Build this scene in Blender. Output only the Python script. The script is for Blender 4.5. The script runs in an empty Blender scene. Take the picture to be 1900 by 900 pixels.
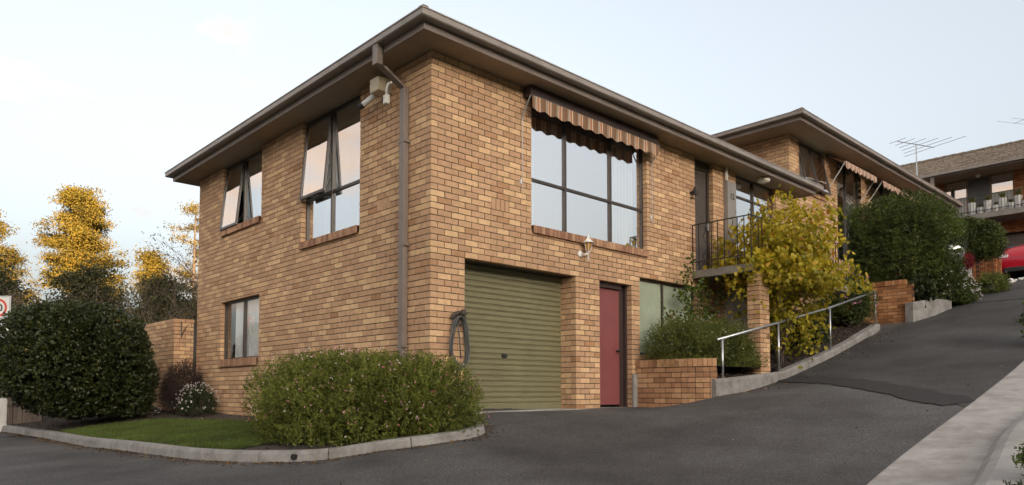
import bpy, math, random
import numpy as np
from mathutils import Vector, Matrix
S = bpy.context.scene
R = math.radians
# ------------------------------------------------------------------ camera
CAM = Vector((-5.7747, -7.6976, 0.2832)); YAW = math.pi/4+0.0287; PITCH = 0.05; FPX = 1343.77
cd = bpy.data.cameras.new('camera'); cam = bpy.data.objects.new('camera', cd); S.collection.objects.link(cam)
cam.location = CAM
cam.rotation_euler = (math.pi/2+PITCH, 0, YAW-math.pi/2)
cd.sensor_width = 36; cd.lens = FPX*36/1900; cd.shift_y = (660.874-450)/1900
cd.clip_start = 0.05; cd.clip_end = 3000
S.camera = cam
# ------------------------------------------------------------------ light
SUN_AZ = R(-110); SUN_EL = R(8.0)          # direction to the sun, angle from +X
SKY_STRENGTH = 0.15; SUN_STRENGTH = 5.0; EXPOSURE = 1.86
S.view_settings.view_transform = 'Standard'; S.view_settings.look = 'None'
S.view_settings.exposure = EXPOSURE; S.view_settings.gamma = 1
S.view_settings.use_curve_mapping = False
W = bpy.data.worlds.new('World'); S.world = W; W.use_nodes = True
def world():
    nt = W.node_tree; N = nt.nodes; L = nt.links; N.clear()
    out = N.new('ShaderNodeOutputWorld'); bg = N.new('ShaderNodeBackground'); bg.inputs[1].default_value = SKY_STRENGTH
    sky = N.new('ShaderNodeTexSky'); sky.sky_type = 'NISHITA'; sky.sun_disc = False
    sky.sun_elevation = SUN_EL; sky.sun_rotation = math.pi/2-SUN_AZ
    sky.altitude = 50; sky.air_density = 1.0; sky.dust_density = 9.0; sky.ozone_density = 1.2
    hs = N.new('ShaderNodeHueSaturation'); hs.inputs['Saturation'].default_value = 0.40
    L.new(sky.outputs[0], hs.inputs['Color'])
    tc = N.new('ShaderNodeTexCoord'); sp = N.new('ShaderNodeSeparateXYZ'); L.new(tc.outputs['Generated'], sp.inputs[0])
    zz = N.new('ShaderNodeMath'); zz.operation = 'ADD'; zz.inputs[1].default_value = 0.22; L.new(sp.outputs[2], zz.inputs[0])
    dx = N.new('ShaderNodeMath'); dx.operation = 'DIVIDE'; L.new(sp.outputs[0], dx.inputs[0]); L.new(zz.outputs[0], dx.inputs[1])
    dy = N.new('ShaderNodeMath'); dy.operation = 'DIVIDE'; L.new(sp.outputs[1], dy.inputs[0]); L.new(zz.outputs[0], dy.inputs[1])
    cb = N.new('ShaderNodeCombineXYZ'); L.new(dx.outputs[0], cb.inputs[0]); L.new(dy.outputs[0], cb.inputs[1]); cb.inputs[2].default_value = 47.9
    vr = N.new('ShaderNodeVectorRotate'); vr.rotation_type = 'Z_AXIS'; vr.inputs['Angle'].default_value = R(-33); L.new(cb.outputs[0], vr.inputs['Vector'])
    of = N.new('ShaderNodeVectorMath'); of.operation = 'ADD'; of.inputs[1].default_value = (0.424, -1.34, 0); L.new(vr.outputs[0], of.inputs[0])
    n1 = N.new('ShaderNodeTexNoise'); n1.inputs['Scale'].default_value = 1.15; n1.inputs['Detail'].default_value = 8; n1.inputs['Roughness'].default_value = 0.55
    L.new(of.outputs[0], n1.inputs['Vector'])
    rp = N.new('ShaderNodeValToRGB'); rp.color_ramp.elements[0].position = 0.54; rp.color_ramp.elements[1].position = 0.64
    L.new(n1.outputs['Fac'], rp.inputs[0])
    # thin veil of high cloud and clouds that take the warm evening light
    n2 = N.new('ShaderNodeTexNoise'); n2.inputs['Scale'].default_value = 3.0; n2.inputs['Detail'].default_value = 6; L.new(cb.outputs[0], n2.inputs['Vector'])
    cr = N.new('ShaderNodeValToRGB'); cr.color_ramp.elements[0].position = 0.3; cr.color_ramp.elements[1].position = 0.75
    cr.color_ramp.elements[0].color = (1.5, 1.15, 0.95, 1); cr.color_ramp.elements[1].color = (2.9, 1.85, 1.05, 1)
    L.new(n2.outputs['Fac'], cr.inputs[0])
    veil = N.new('ShaderNodeMixRGB'); veil.inputs[0].default_value = 0.08; veil.inputs[2].default_value = (4.2, 4.5, 4.9, 1)
    L.new(hs.outputs[0], veil.inputs[1])
    mx = N.new('ShaderNodeMixRGB'); fm = N.new('ShaderNodeMath'); fm.operation = 'MULTIPLY'; fm.inputs[1].default_value = 0.85
    L.new(rp.outputs[0], fm.inputs[0]); L.new(fm.outputs[0], mx.inputs[0]); L.new(veil.outputs[0], mx.inputs[1]); L.new(cr.outputs[0], mx.inputs[2])
    L.new(mx.outputs[0], bg.inputs[0]); L.new(bg.outputs[0], out.inputs[0])
world()
sl = bpy.data.lights.new('sun', 'SUN'); sl.energy = SUN_STRENGTH; sl.angle = R(0.5); sl.color = (1.0, 0.72, 0.42)
so = bpy.data.objects.new('sun', sl); S.collection.objects.link(so)
sdir = Vector((math.cos(SUN_AZ)*math.cos(SUN_EL), math.sin(SUN_AZ)*math.cos(SUN_EL), math.sin(SUN_EL)))
so.rotation_euler = sdir.to_track_quat('Z', 'Y').to_euler(); so.location = (0, -20, 30)
S.render.engine = 'CYCLES'
# ------------------------------------------------------------------ helpers
COL = S.collection
rng = np.random.default_rng(11)
def fwd():
    f0 = np.array([math.cos(YAW), math.sin(YAW), 0]); r = np.array([math.sin(YAW), -math.cos(YAW), 0]); u0 = np.array([0, 0, 1.])
    return f0*math.cos(PITCH)+u0*math.sin(PITCH), r, u0*math.cos(PITCH)-f0*math.sin(PITCH)
_F, _R, _U = fwd(); _C = np.array(CAM)

def link(o, parent=None):
    COL.objects.link(o)
    if parent is not None:
        o.parent = parent
        if parent.type == 'EMPTY': o.matrix_parent_inverse = Matrix.Translation(-parent.location)
    return o
def tag(o, label=None, cat=None, group=None, kind=None):
    if label: o['label'] = label
    if cat: o['category'] = cat
    if group: o['group'] = group
    if kind: o['kind'] = kind
    return o
def thing(name, label, cat, loc, group=None):
    o = bpy.data.objects.new(name, None); o.location = loc; o.empty_display_size = 0.2; COL.objects.link(o)
    return tag(o, label, cat, group)
class MB:
    def __init__(s): s.v = []; s.f = []; s.r = []
    def quad(s, a, b, c, d, r=0.5):
        n = len(s.v); s.v += [tuple(a), tuple(b), tuple(c), tuple(d)]; s.f.append((n, n+1, n+2, n+3)); s.r.append(r)
    def poly(s, pts, r=0.5):
        n = len(s.v); s.v += [tuple(p) for p in pts]; s.f.append(tuple(range(n, n+len(pts)))); s.r.append(r)
    def box(s, x0, x1, y0, y1, z0, z1, r=0.5):
        n = len(s.v)
        s.v += [(x0,y0,z0),(x1,y0,z0),(x1,y1,z0),(x0,y1,z0),(x0,y0,z1),(x1,y0,z1),(x1,y1,z1),(x0,y1,z1)]
        for f in ((0,3,2,1),(4,5,6,7),(0,1,5,4),(1,2,6,5),(2,3,7,6),(3,0,4,7)): s.f.append(tuple(n+i for i in f)); s.r.append(r)
        return s
    def obox(s, o, a, b, c, r=0.5):      # oriented box: corner o, edge vectors a, b, c
        o, a, b, c = map(Vector, (o, a, b, c)); n = len(s.v)
        s.v += [tuple(p) for p in (o, o+a, o+a+b, o+b, o+c, o+a+c, o+a+b+c, o+b+c)]
        fl = a.cross(b).dot(c) < 0
        for f in ((0,3,2,1),(4,5,6,7),(0,1,5,4),(1,2,6,5),(2,3,7,6),(3,0,4,7)):
            f = tuple(n+i for i in f); s.f.append(f[::-1] if fl else f); s.r.append(r)
        return s
    def tube(s, pts, rad, n=8, cap=True, r=0.5, flat=None):
        pts = [Vector(p) for p in pts]; k = len(pts)
        if not hasattr(rad, '__len__'): rad = [rad]*k
        base = len(s.v); prev = None
        for i, p in enumerate(pts):
            d = (pts[min(i+1, k-1)]-pts[max(i-1, 0)]).normalized()
            if prev is None:
                a = d.orthogonal().normalized() if abs(d.z) > 0.9 else d.cross(Vector((0,0,1))).normalized()
            else:
                a = (prev-d*prev.dot(d)).normalized()
            prev = a; b = d.cross(a)
            for j in range(n):
                t = 2*math.pi*j/n
                s.v.append(tuple(p+(a*math.cos(t)+b*math.sin(t))*rad[i]))
        for i in range(k-1):
            for j in range(n):
                q = base+i*n; s.f.append((q+j, q+(j+1)%n, q+n+(j+1)%n, q+n+j)); s.r.append(r)
        if cap:
            s.f.append(tuple(base+j for j in range(n))[::-1]); s.r.append(r)
            s.f.append(tuple(base+(k-1)*n+j for j in range(n))); s.r.append(r)
        return s
    def lathe(s, prof, c, n=16, r=0.5, axis=None):   # prof [(radius, height)], around an axis through c
        c = Vector(c); ax = Vector(axis or (0,0,1)).normalized(); a = ax.orthogonal().normalized(); b = ax.cross(a); base = len(s.v)
        for (q, h) in prof:
            for j in range(n):
                t = 2*math.pi*j/n; s.v.append(tuple(c+ax*h+(a*math.cos(t)+b*math.sin(t))*q))
        for i in range(len(prof)-1):
            for j in range(n):
                k = base+i*n; s.f.append((k+j, k+(j+1)%n, k+n+(j+1)%n, k+n+j)); s.r.append(r)
        s.f.append(tuple(base+j for j in range(n))[::-1]); s.r.append(r)
        s.f.append(tuple(base+(len(prof)-1)*n+j for j in range(n))); s.r.append(r)
        return s
    def mesh(s, name):
        m = bpy.data.meshes.new(name); m.from_pydata(s.v, [], s.f)
        a = m.attributes.new('rnd', 'FLOAT', 'FACE'); a.data.foreach_set('value', np.array(s.r, dtype=np.float32))
        return m
    def build(s, name, mat, parent=None, smooth=False, label=None, cat=None, group=None, kind=None, bevel=0):
        m = s.mesh(name); m.materials.append(mat)
        if smooth: m.polygons.foreach_set('use_smooth', [True]*len(m.polygons))
        o = bpy.data.objects.new(name, m); link(o, parent); tag(o, label, cat, group, kind)
        if bevel:
            md = o.modifiers.new('bevel', 'BEVEL'); md.width = bevel; md.segments = 2; md.limit_method = 'ANGLE'
        return o
def np_mesh(name, V, F, rnd=None):
    m = bpy.data.meshes.new(name); F = np.asarray(F, dtype=np.int32); V = np.asarray(V, dtype=np.float32)
    m.vertices.add(len(V)); m.vertices.foreach_set('co', V.ravel())
    k = F.shape[1]; m.loops.add(F.size); m.loops.foreach_set('vertex_index', F.ravel())
    m.polygons.add(len(F)); m.polygons.foreach_set('loop_start', np.arange(0, F.size, k, dtype=np.int32))
    m.update(calc_edges=True)
    if rnd is not None:
        a = m.attributes.new('rnd', 'FLOAT', 'FACE'); a.data.foreach_set('value', np.asarray(rnd, dtype=np.float32))
    return m
def np_build(name, V, F, mat, parent=None, rnd=None, smooth=False, **kw):
    m = np_mesh(name, V, F, rnd); m.materials.append(mat)
    if smooth: m.polygons.foreach_set('use_smooth', [True]*len(m.polygons))
    o = bpy.data.objects.new(name, m); link(o, parent); return tag(o, **kw)
# ------------------------------------------------------------------ materials
def nodes(name):
    m = bpy.data.materials.new(name); m.use_nodes = True; nt = m.node_tree
    return m, nt, nt.nodes, nt.links, nt.nodes['Principled BSDF']
def posn(N, L, scale=(1,1,1)):
    g = N.new('ShaderNodeNewGeometry'); mp = N.new('ShaderNodeMapping'); mp.inputs['Scale'].default_value = scale
    L.new(g.outputs['Position'], mp.inputs['Vector']); return mp.outputs[0]
def ramp(N, stops):
    r = N.new('ShaderNodeValToRGB'); e = r.color_ramp.elements
    while len(e) < len(stops): e.new(0.5)
    for i, (p, c) in enumerate(stops): e[i].position = p; e[i].color = (*c, 1)
    return r
def mat(name, col, rough=0.6, var=0.15, scale=3.0, bump=0.0, bscale=40, metal=0.0, spec=0.5, stretch=(1,1,1), dirt=None, dscale=1.2):
    m, nt, N, L, P = nodes(name)
    P.inputs['Roughness'].default_value = rough; P.inputs['Metallic'].default_value = metal; P.inputs['Specular IOR Level'].default_value = spec
    v = posn(N, L, stretch)
    n = N.new('ShaderNodeTexNoise'); n.inputs['Scale'].default_value = scale; n.inputs['Detail'].default_value = 6; n.inputs['Roughness'].default_value = 0.6; L.new(v, n.inputs['Vector'])
    c0 = tuple(x*(1-var) for x in col); c1 = tuple(min(1, x*(1+var)) for x in col)
    r = ramp(N, [(0.32, c0), (0.68, c1)]); L.new(n.outputs['Fac'], r.inputs[0]); oc = r.outputs[0]
    if dirt:
        n3 = N.new('ShaderNodeTexNoise'); n3.inputs['Scale'].default_value = dscale; n3.inputs['Detail'].default_value = 7; n3.inputs['Roughness'].default_value = 0.7; L.new(v, n3.inputs['Vector'])
        r3 = ramp(N, [(0.48, (0,0,0)), (0.72, (1,1,1))]); L.new(n3.outputs['Fac'], r3.inputs[0])
        mx = N.new('ShaderNodeMixRGB'); L.new(r3.outputs[0], mx.inputs[0]); L.new(oc, mx.inputs[1]); mx.inputs[2].default_value = (*dirt, 1); oc = mx.outputs[0]
    L.new(oc, P.inputs['Base Color'])
    if bump:
        n2 = N.new('ShaderNodeTexNoise'); n2.inputs['Scale'].default_value = bscale; n2.inputs['Detail'].default_value = 4; L.new(v, n2.inputs['Vector'])
        b = N.new('ShaderNodeBump'); b.inputs['Strength'].default_value = bump; b.inputs['Distance'].default_value = 0.01; L.new(n2.outputs['Fac'], b.inputs['Height']); L.new(b.outputs[0], P.inputs['Normal'])
    return m
def brick_mat(name, stops, speck=0.55, dark=1.0):
    m, nt, N, L, P = nodes(name); P.inputs['Roughness'].default_value = 0.85; P.inputs['Specular IOR Level'].default_value = 0.25
    a = N.new('ShaderNodeAttribute'); a.attribute_name = 'rnd'
    r = ramp(N, stops); r.color_ramp.interpolation = 'LINEAR'; L.new(a.outputs['Fac'], r.inputs[0])
    v = posn(N, L)
    n = N.new('ShaderNodeTexNoise'); n.inputs['Scale'].default_value = 14; n.inputs['Detail'].default_value = 5; L.new(v, n.inputs['Vector'])
    r2 = ramp(N, [(0.3, (0.88,)*3), (0.7, (1.1, 1.09, 1.07))]); L.new(n.outputs['Fac'], r2.inputs[0])
    mx = N.new('ShaderNodeMixRGB'); mx.blend_type = 'MULTIPLY'; mx.inputs[0].default_value = 1; L.new(r.outputs[0], mx.inputs[1]); L.new(r2.outputs[0], mx.inputs[2])
    sn = N.new('ShaderNodeTexNoise'); sn.inputs['Scale'].default_value = 95; sn.inputs['Detail'].default_value = 2; L.new(v, sn.inputs['Vector'])
    sr = ramp(N, [(0.60, (0,0,0)), (0.66, (1,1,1))]); L.new(sn.outputs['Fac'], sr.inputs[0])
    sf = N.new('ShaderNodeMath'); sf.operation = 'MULTIPLY'; sf.inputs[1].default_value = speck; L.new(sr.outputs[0], sf.inputs[0])
    m2 = N.new('ShaderNodeMixRGB'); L.new(sf.outputs[0], m2.inputs[0]); L.new(mx.outputs[0], m2.inputs[1]); m2.inputs[2].default_value = (0.10, 0.055, 0.035, 1)
    # broad weathering
    n5 = N.new('ShaderNodeTexNoise'); n5.inputs['Scale'].default_value = 0.7; n5.inputs['Detail'].default_value = 5; L.new(v, n5.inputs['Vector'])
    r5 = ramp(N, [(0.3, (0.88,)*3), (0.7, (1.08,)*3)]); L.new(n5.outputs['Fac'], r5.inputs[0])
    m5 = N.new('ShaderNodeMixRGB'); m5.blend_type = 'MULTIPLY'; m5.inputs[0].default_value = 1; L.new(m2.outputs[0], m5.inputs[1]); L.new(r5.outputs[0], m5.inputs[2])
    L.new(m5.outputs[0], P.inputs['Base Color'])
    b = N.new('ShaderNodeBump'); b.inputs['Strength'].default_value = 0.5; b.inputs['Distance'].default_value = 0.004; L.new(sn.outputs['Fac'], b.inputs['Height']); L.new(b.outputs[0], P.inputs['Normal'])
    return m
def leaf_mat(name, stops, rough=0.5, trans=0.3, patch=2.0, pv=0.25):
    m, nt, N, L, P = nodes(name); P.inputs['Roughness'].default_value = rough; P.inputs['Specular IOR Level'].default_value = 0.35
    a = N.new('ShaderNodeAttribute'); a.attribute_name = 'rnd'; r = ramp(N, stops); L.new(a.outputs['Fac'], r.inputs[0])
    v = posn(N, L); n = N.new('ShaderNodeTexNoise'); n.inputs['Scale'].default_value = patch; n.inputs['Detail'].default_value = 3; L.new(v, n.inputs['Vector'])
    r2 = ramp(N, [(0.3, (1-pv,)*3), (0.7, (1+pv,)*3)]); L.new(n.outputs['Fac'], r2.inputs[0])
    mx = N.new('ShaderNodeMixRGB'); mx.blend_type = 'MULTIPLY'; mx.inputs[0].default_value = 1; L.new(r.outputs[0], mx.inputs[1]); L.new(r2.outputs[0], mx.inputs[2])
    L.new(mx.outputs[0], P.inputs['Base Color'])
    t = N.new('ShaderNodeBsdfTranslucent'); L.new(mx.outputs[0], t.inputs[0]); ms = N.new('ShaderNodeMixShader'); ms.inputs[0].default_value = trans
    L.new(P.outputs[0], ms.inputs[1]); L.new(t.outputs[0], ms.inputs[2]); L.new(ms.outputs[0], N['Material Output'].inputs[0])
    return m
def glass_mat(name, refl=0.5, tint=(0.75, 0.78, 0.78), gl=(1,1,1)):
    m, nt, N, L, P = nodes(name); N.remove(P)
    g = N.new('ShaderNodeBsdfGlossy'); g.inputs['Roughness'].default_value = 0.012; g.inputs['Color'].default_value = (*gl, 1)
    v = posn(N, L); n = N.new('ShaderNodeTexNoise'); n.inputs['Scale'].default_value = 1.3; n.inputs['Detail'].default_value = 1; L.new(v, n.inputs['Vector'])
    b = N.new('ShaderNodeBump'); b.inputs['Strength'].default_value = 0.08; b.inputs['Distance'].default_value = 0.02; L.new(n.outputs['Fac'], b.inputs['Height']); L.new(b.outputs[0], g.inputs['Normal'])
    t = N.new('ShaderNodeBsdfTransparent'); t.inputs[0].default_value = (*tint, 1)
    f = N.new('ShaderNodeLayerWeight'); f.inputs[0].default_value = 0.35
    mr = N.new('ShaderNodeMapRange'); mr.inputs[3].default_value = refl; mr.inputs[4].default_value = 1.0; L.new(f.outputs['Fresnel'], mr.inputs[0])
    gb = N.new('ShaderNodeNewGeometry'); iv = N.new('ShaderNodeMath'); iv.operation = 'SUBTRACT'; iv.inputs[0].default_value = 1; L.new(gb.outputs['Backfacing'], iv.inputs[1])
    fb = N.new('ShaderNodeMath'); fb.operation = 'MULTIPLY'; L.new(mr.outputs[0], fb.inputs[0]); L.new(iv.outputs[0], fb.inputs[1])      # one reflecting face per pane
    ms = N.new('ShaderNodeMixShader'); L.new(fb.outputs[0], ms.inputs[0]); L.new(t.outputs[0], ms.inputs[1]); L.new(g.outputs[0], ms.inputs[2]); L.new(ms.outputs[0], N['Material Output'].inputs[0])
    return m
def stripe_mat(name, axis, period, stops, rough=0.8):
    m, nt, N, L, P = nodes(name); P.inputs['Roughness'].default_value = rough
    g = N.new('ShaderNodeNewGeometry'); s = N.new('ShaderNodeSeparateXYZ'); L.new(g.outputs['Position'], s.inputs[0])
    d = N.new('ShaderNodeMath'); d.operation = 'DIVIDE'; d.inputs[1].default_value = period; L.new(s.outputs[axis], d.inputs[0])
    f = N.new('ShaderNodeMath'); f.operation = 'FRACT'; L.new(d.outputs[0], f.inputs[0])
    r = ramp(N, stops); r.color_ramp.interpolation = 'CONSTANT'; L.new(f.outputs[0], r.inputs[0]); L.new(r.outputs[0], P.inputs['Base Color'])
    return m
TAN = [(0.0, (0.38,0.207,0.108)), (0.02, (0.45,0.246,0.125)), (0.05, (0.475,0.29,0.170)), (0.35, (0.51,0.315,0.186)), (0.58, (0.55,0.344,0.202)), (0.74, (0.58,0.364,0.207)), (0.80, (0.645,0.419,0.233)), (1.0, (0.695,0.463,0.264))]
M = {}
M['brick'] = brick_mat('tan_brick', TAN)
M['brick_wall'] = brick_mat('retaining_brick', [(0, (0.20,0.09,0.04)), (0.25, (0.30,0.135,0.055)), (0.6, (0.40,0.19,0.08)), (0.85, (0.45,0.23,0.11)), (1, (0.50,0.28,0.13))], 0.5)
M['brick_planter'] = brick_mat('planter_brick', [(0, (0.27,0.14,0.075)), (0.3, (0.37,0.20,0.105)), (0.7, (0.43,0.245,0.13)), (1, (0.50,0.30,0.165))], 0.5)
M['brick_red'] = brick_mat('red_brick', [(0, (0.24,0.085,0.035)), (0.5, (0.38,0.14,0.05)), (1, (0.46,0.20,0.08))], 0.4)
M['mortar'] = mat('mortar', (0.072,0.046,0.032), 0.95, 0.25, 30)
M['sill_brick'] = brick_mat('sill_brick', [(0, (0.26,0.135,0.085)), (0.4, (0.36,0.195,0.12)), (0.8, (0.42,0.24,0.145)), (1, (0.48,0.29,0.175))], 0.4)
M['metal_brown'] = mat('brown_painted_metal', (0.205,0.165,0.138), 0.42, 0.08, 2, dirt=(0.17,0.13,0.105), dscale=2.5)
M['gutter'] = mat('grey_brown_gutter', (0.275,0.235,0.205), 0.36, 0.08, 2, dirt=(0.21,0.175,0.15), dscale=3)
M['soffit'] = mat('soffit_board', (0.31,0.235,0.165), 0.7, 0.06, 1.5, dirt=(0.25,0.18,0.12), dscale=0.9)
M['frame'] = mat('bronze_window_frame', (0.055,0.042,0.034), 0.38, 0.1, 4)
M['dark'] = mat('dark_interior', (0.02,0.018,0.016), 0.9, 0.1)
M['room'] = mat('room_plaster', (0.40,0.38,0.34), 0.9, 0.05)
M['curtain'] = mat('sheer_curtain', (0.78,0.77,0.74), 0.9, 0.06, 6, stretch=(1,1,0.1))
M['curtain2'] = mat('grey_curtain', (0.50,0.49,0.46), 0.9, 0.08, 6, stretch=(1,1,0.1))
M['blind'] = mat('holland_blind', (0.30,0.30,0.24), 0.9, 0.1)
M['glass'] = glass_mat('window_glass', 0.72, (0.92,0.94,0.94))
M['glass_clear'] = glass_mat('clear_glass', 0.22, (0.97,0.98,0.98))
M['glass_frost'] = mat('obscure_glass', (0.36,0.40,0.30), 0.25, 0.12, 2.2, spec=0.6)
M['roller'] = mat('olive_roller_door', (0.195,0.178,0.098), 0.42, 0.06, 1.6, dirt=(0.165,0.15,0.085), dscale=1.5)
M['reddoor'] = mat('faded_red_paint', (0.235,0.070,0.070), 0.45, 0.08, 2.5, dirt=(0.20,0.055,0.056), dscale=2)
M['door_dark'] = mat('dark_brown_timber', (0.045,0.026,0.022), 0.55, 0.2, 6, stretch=(8,8,1))
M['steel'] = mat('galvanised_steel', (0.50,0.51,0.52), 0.35, 0.12, 9, metal=0.85)
M['black'] = mat('black_metal', (0.02,0.02,0.02), 0.45, 0.1)
M['rubber'] = mat('grey_hose', (0.075,0.078,0.075), 0.5, 0.2, 12)
M['white'] = mat('white_paint', (0.72,0.70,0.66), 0.5, 0.06, 4, dirt=(0.55,0.52,0.46), dscale=6)
M['cream'] = mat('cream_plastic', (0.58,0.50,0.35), 0.45, 0.05)
M['amber'] = mat('amber_glass', (0.42,0.20,0.03), 0.15, 0.15, 8, spec=0.8)
M['concrete'] = mat('concrete', (0.25,0.237,0.22), 0.9, 0.2, 5, 0.4, 60, dirt=(0.13,0.115,0.10), dscale=2.2)
M['concrete_pale'] = mat('pale_concrete', (0.355,0.335,0.31), 0.9, 0.15, 4, 0.35, 70, dirt=(0.21,0.185,0.16), dscale=1.5)
M['slab'] = mat('balcony_slab', (0.20,0.18,0.155), 0.85, 0.2, 4, 0.3, 40)
M['mulch'] = mat('bark_mulch', (0.032,0.023,0.017), 1.0, 0.5, 25, 1.0, 45)
M['mulchbit'] = leaf_mat('mulch_chip', [(0, (0.015,0.011,0.008)), (0.6, (0.045,0.03,0.02)), (0.92, (0.09,0.055,0.03)), (1, (0.30,0.16,0.05))], 0.9, 0.0, 3)
M['soil'] = mat('soil', (0.05,0.036,0.026), 1.0, 0.35, 18, 0.9, 40)
M['lawn'] = mat('lawn_ground', (0.055,0.075,0.018), 1.0, 0.25, 3, 0.4, 60)
M['grass'] = leaf_mat('grass', [(0, (0.05,0.085,0.014)), (0.6, (0.085,0.125,0.02)), (0.9, (0.13,0.16,0.03)), (1, (0.26,0.22,0.09))], 0.6, 0.3, 1.6, 0.3)
M['stone'] = mat('cast_stone', (0.30,0.27,0.23), 0.9, 0.2, 8, 0.5, 40, dirt=(0.16,0.14,0.11), dscale=5)
M['paling'] = mat('weathered_paling', (0.20,0.15,0.115), 0.9, 0.3, 5, stretch=(3,3,0.4))
M['bark'] = mat('bark', (0.12,0.085,0.06), 0.95, 0.35, 8, 0.8, 25)
M['twig'] = mat('twig', (0.085,0.062,0.05), 0.95, 0.3, 10)
M['twig_pale'] = mat('pale_twig', (0.17,0.125,0.10), 0.95, 0.3, 10)
M['red'] = mat('red_car_paint', (0.42,0.006,0.02), 0.18, 0.03, 2, spec=0.7)
M['carglass'] = mat('car_glass', (0.012,0.014,0.016), 0.06, 0.05, spec=0.8)
M['tyre'] = mat('tyre', (0.02,0.02,0.02), 0.8, 0.1)
M['chrome'] = mat('chrome', (0.75,0.75,0.75), 0.12, 0.03, metal=1.0)
M['lens'] = mat('tail_lens', (0.55,0.42,0.40), 0.12, 0.25, 20, spec=0.8)
M['tile'] = brick_mat('roof_tile', [(0, (0.14,0.11,0.085)), (0.5, (0.20,0.16,0.125)), (1, (0.26,0.215,0.17))], 0.3)
M['signface'] = mat('sign_face', (0.62,0.62,0.60), 0.4, 0.03)
M['signred'] = mat('sign_red', (0.55,0.06,0.03), 0.4, 0.03)
M['greypaint'] = mat('grey_cladding', (0.42,0.40,0.37), 0.6, 0.06, 3)
M['shade_hill'] = mat('scrub_hill', (0.035,0.04,0.02), 1.0, 0.4, 0.15, 1.0, 0.5)
M['asphalt_joint'] = mat('bitumen_seam', (0.022,0.020,0.019), 0.85, 0.25, 9, 0.5, 90)
def asphalt(nm='asphalt', k=1.0):
    m, nt, N, L, P = nodes(nm); P.inputs['Roughness'].default_value = 0.82; P.inputs['Specular IOR Level'].default_value = 0.4
    v = posn(N, L)
    def noise(sc, det, ro=0.6):
        n = N.new('ShaderNodeTexNoise'); n.inputs['Scale'].default_value = sc; n.inputs['Detail'].default_value = det; n.inputs['Roughness'].default_value = ro; L.new(v, n.inputs['Vector']); return n.outputs['Fac']
    r1 = ramp(N, [(0.32, (0.034*k,0.030*k,0.028*k)), (0.48, (0.062*k,0.057*k,0.054*k)), (0.70, (0.105*k,0.099*k,0.094*k))]); L.new(noise(0.55, 8, 0.62), r1.inputs[0])
    r2 = ramp(N, [(0.38, (0.42,)*3), (0.62, (1.65,)*3)]); L.new(noise(48, 6, 0.75), r2.inputs[0])
    mx = N.new('ShaderNodeMixRGB'); mx.blend_type = 'MULTIPLY'; mx.inputs[0].default_value = 1; L.new(r1.outputs[0], mx.inputs[1]); L.new(r2.outputs[0], mx.inputs[2])
    r3 = ramp(N, [(0.70, (0,0,0)), (0.76, (1,1,1))]); L.new(noise(60, 2), r3.inputs[0])
    m2 = N.new('ShaderNodeMixRGB'); L.new(r3.outputs[0], m2.inputs[0]); L.new(mx.outputs[0], m2.inputs[1]); m2.inputs[2].default_value = (0.16,0.15,0.14,1)
    L.new(m2.outputs[0], P.inputs['Base Color'])
    b = N.new('ShaderNodeBump'); b.inputs['Strength'].default_value = 0.7; b.inputs['Distance'].default_value = 0.006; L.new(noise(130, 3), b.inputs['Height']); L.new(b.outputs[0], P.inputs['Normal'])
    return m
M['asphalt'] = asphalt(); M['asphalt_old'] = asphalt('older_asphalt', 0.74)
# ------------------------------------------------------------------ ground
PROF = [(-14,-1.9),(-5.8,-1.25),(-2.5,-0.82),(0.55,-0.49),(2.4,-0.22),(4.6,0.16),(7.1,0.53),(9.6,1.02),(13.3,1.80),(16.4,2.52),(20,3.30),(25,4.28),(28.5,4.74),(33,5.30),(40,5.5)]
def prof(x): return float(np.interp(x, [a for a, b in PROF], [b for a, b in PROF]))
CP = [(0.6,0,.02),(1.8,0,.02),(2.9,0,.02),(3.6,0,.025),(4.4,0,.03),(0.6,.6,.02),(2.9,.6,.02),(0.6,3,.0),(3,3,.0),(4.45,-.76,.04),(4.5,-1.45,.20),
      (.21,-.86,-.2),(-.28,-1.05,-.27),(-1.35,-.85,-.38),(-1.63,-.41,-.45),(-2.01,-.02,-.5),(-2.46,1.69,-.55),(-2.85,5.24,-.56),(-3.0,11.5,-.56),(-3.3,16,-.6),
      (-5.8,-7.7,-1.25),(-5.8,-3,-.95),(-5.8,2,-.75),(-5.8,8,-.68),(-5.8,16,-.7),(-12,-8,-1.7),(-12,0,-1.1),(-12,10,-.9),(-12,18,-.9),
      (7,-1.5,.53),(9,-1.5,.97),(11.5,-1.4,1.50),(13.4,-1.2,1.85),(16.4,-1.6,2.55),(.66,-5.27,-.5),(2.46,-5.09,-.23),(4.5,-5.05,.13),(6.5,-5.03,.5),(9.5,-4.8,1.02),(-2,-5.5,-.82),(-2,-9,-.95),(2,-9,-.5),(7,-9,.4),(-5,-12,-1.4)]
for x in (13.3,16.4,20,25,28.5,33,38):
    for y in (-9,-5,-3,-1,4,9,16): CP.append((x, y, prof(x)))
for x in (6,9): CP += [(x,6,prof(x)-.3),(x,14,prof(x)-.6)]
CP += [(0,16,-.4),(3,16,-.3),(20,-13,3.2),(10,-13,1.0),(2,-13,-.6)]
CPA = np.array(CP)
def tps(r2): return np.where(r2 > 1e-12, 0.5*r2*np.log(np.maximum(r2, 1e-12)), 0)
def _fit():
    n = len(CPA); d = ((CPA[:, None, :2]-CPA[None, :, :2])**2).sum(-1); A = np.zeros((n+3, n+3))
    A[:n, :n] = tps(d)+np.eye(n)*0.02; A[:n, n] = 1; A[:n, n+1:] = CPA[:, :2]; A[n, :n] = 1; A[n+1:, :n] = CPA[:, :2].T
    return np.linalg.solve(A, np.concatenate([CPA[:, 2], [0, 0, 0]]))
_W = _fit()
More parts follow.
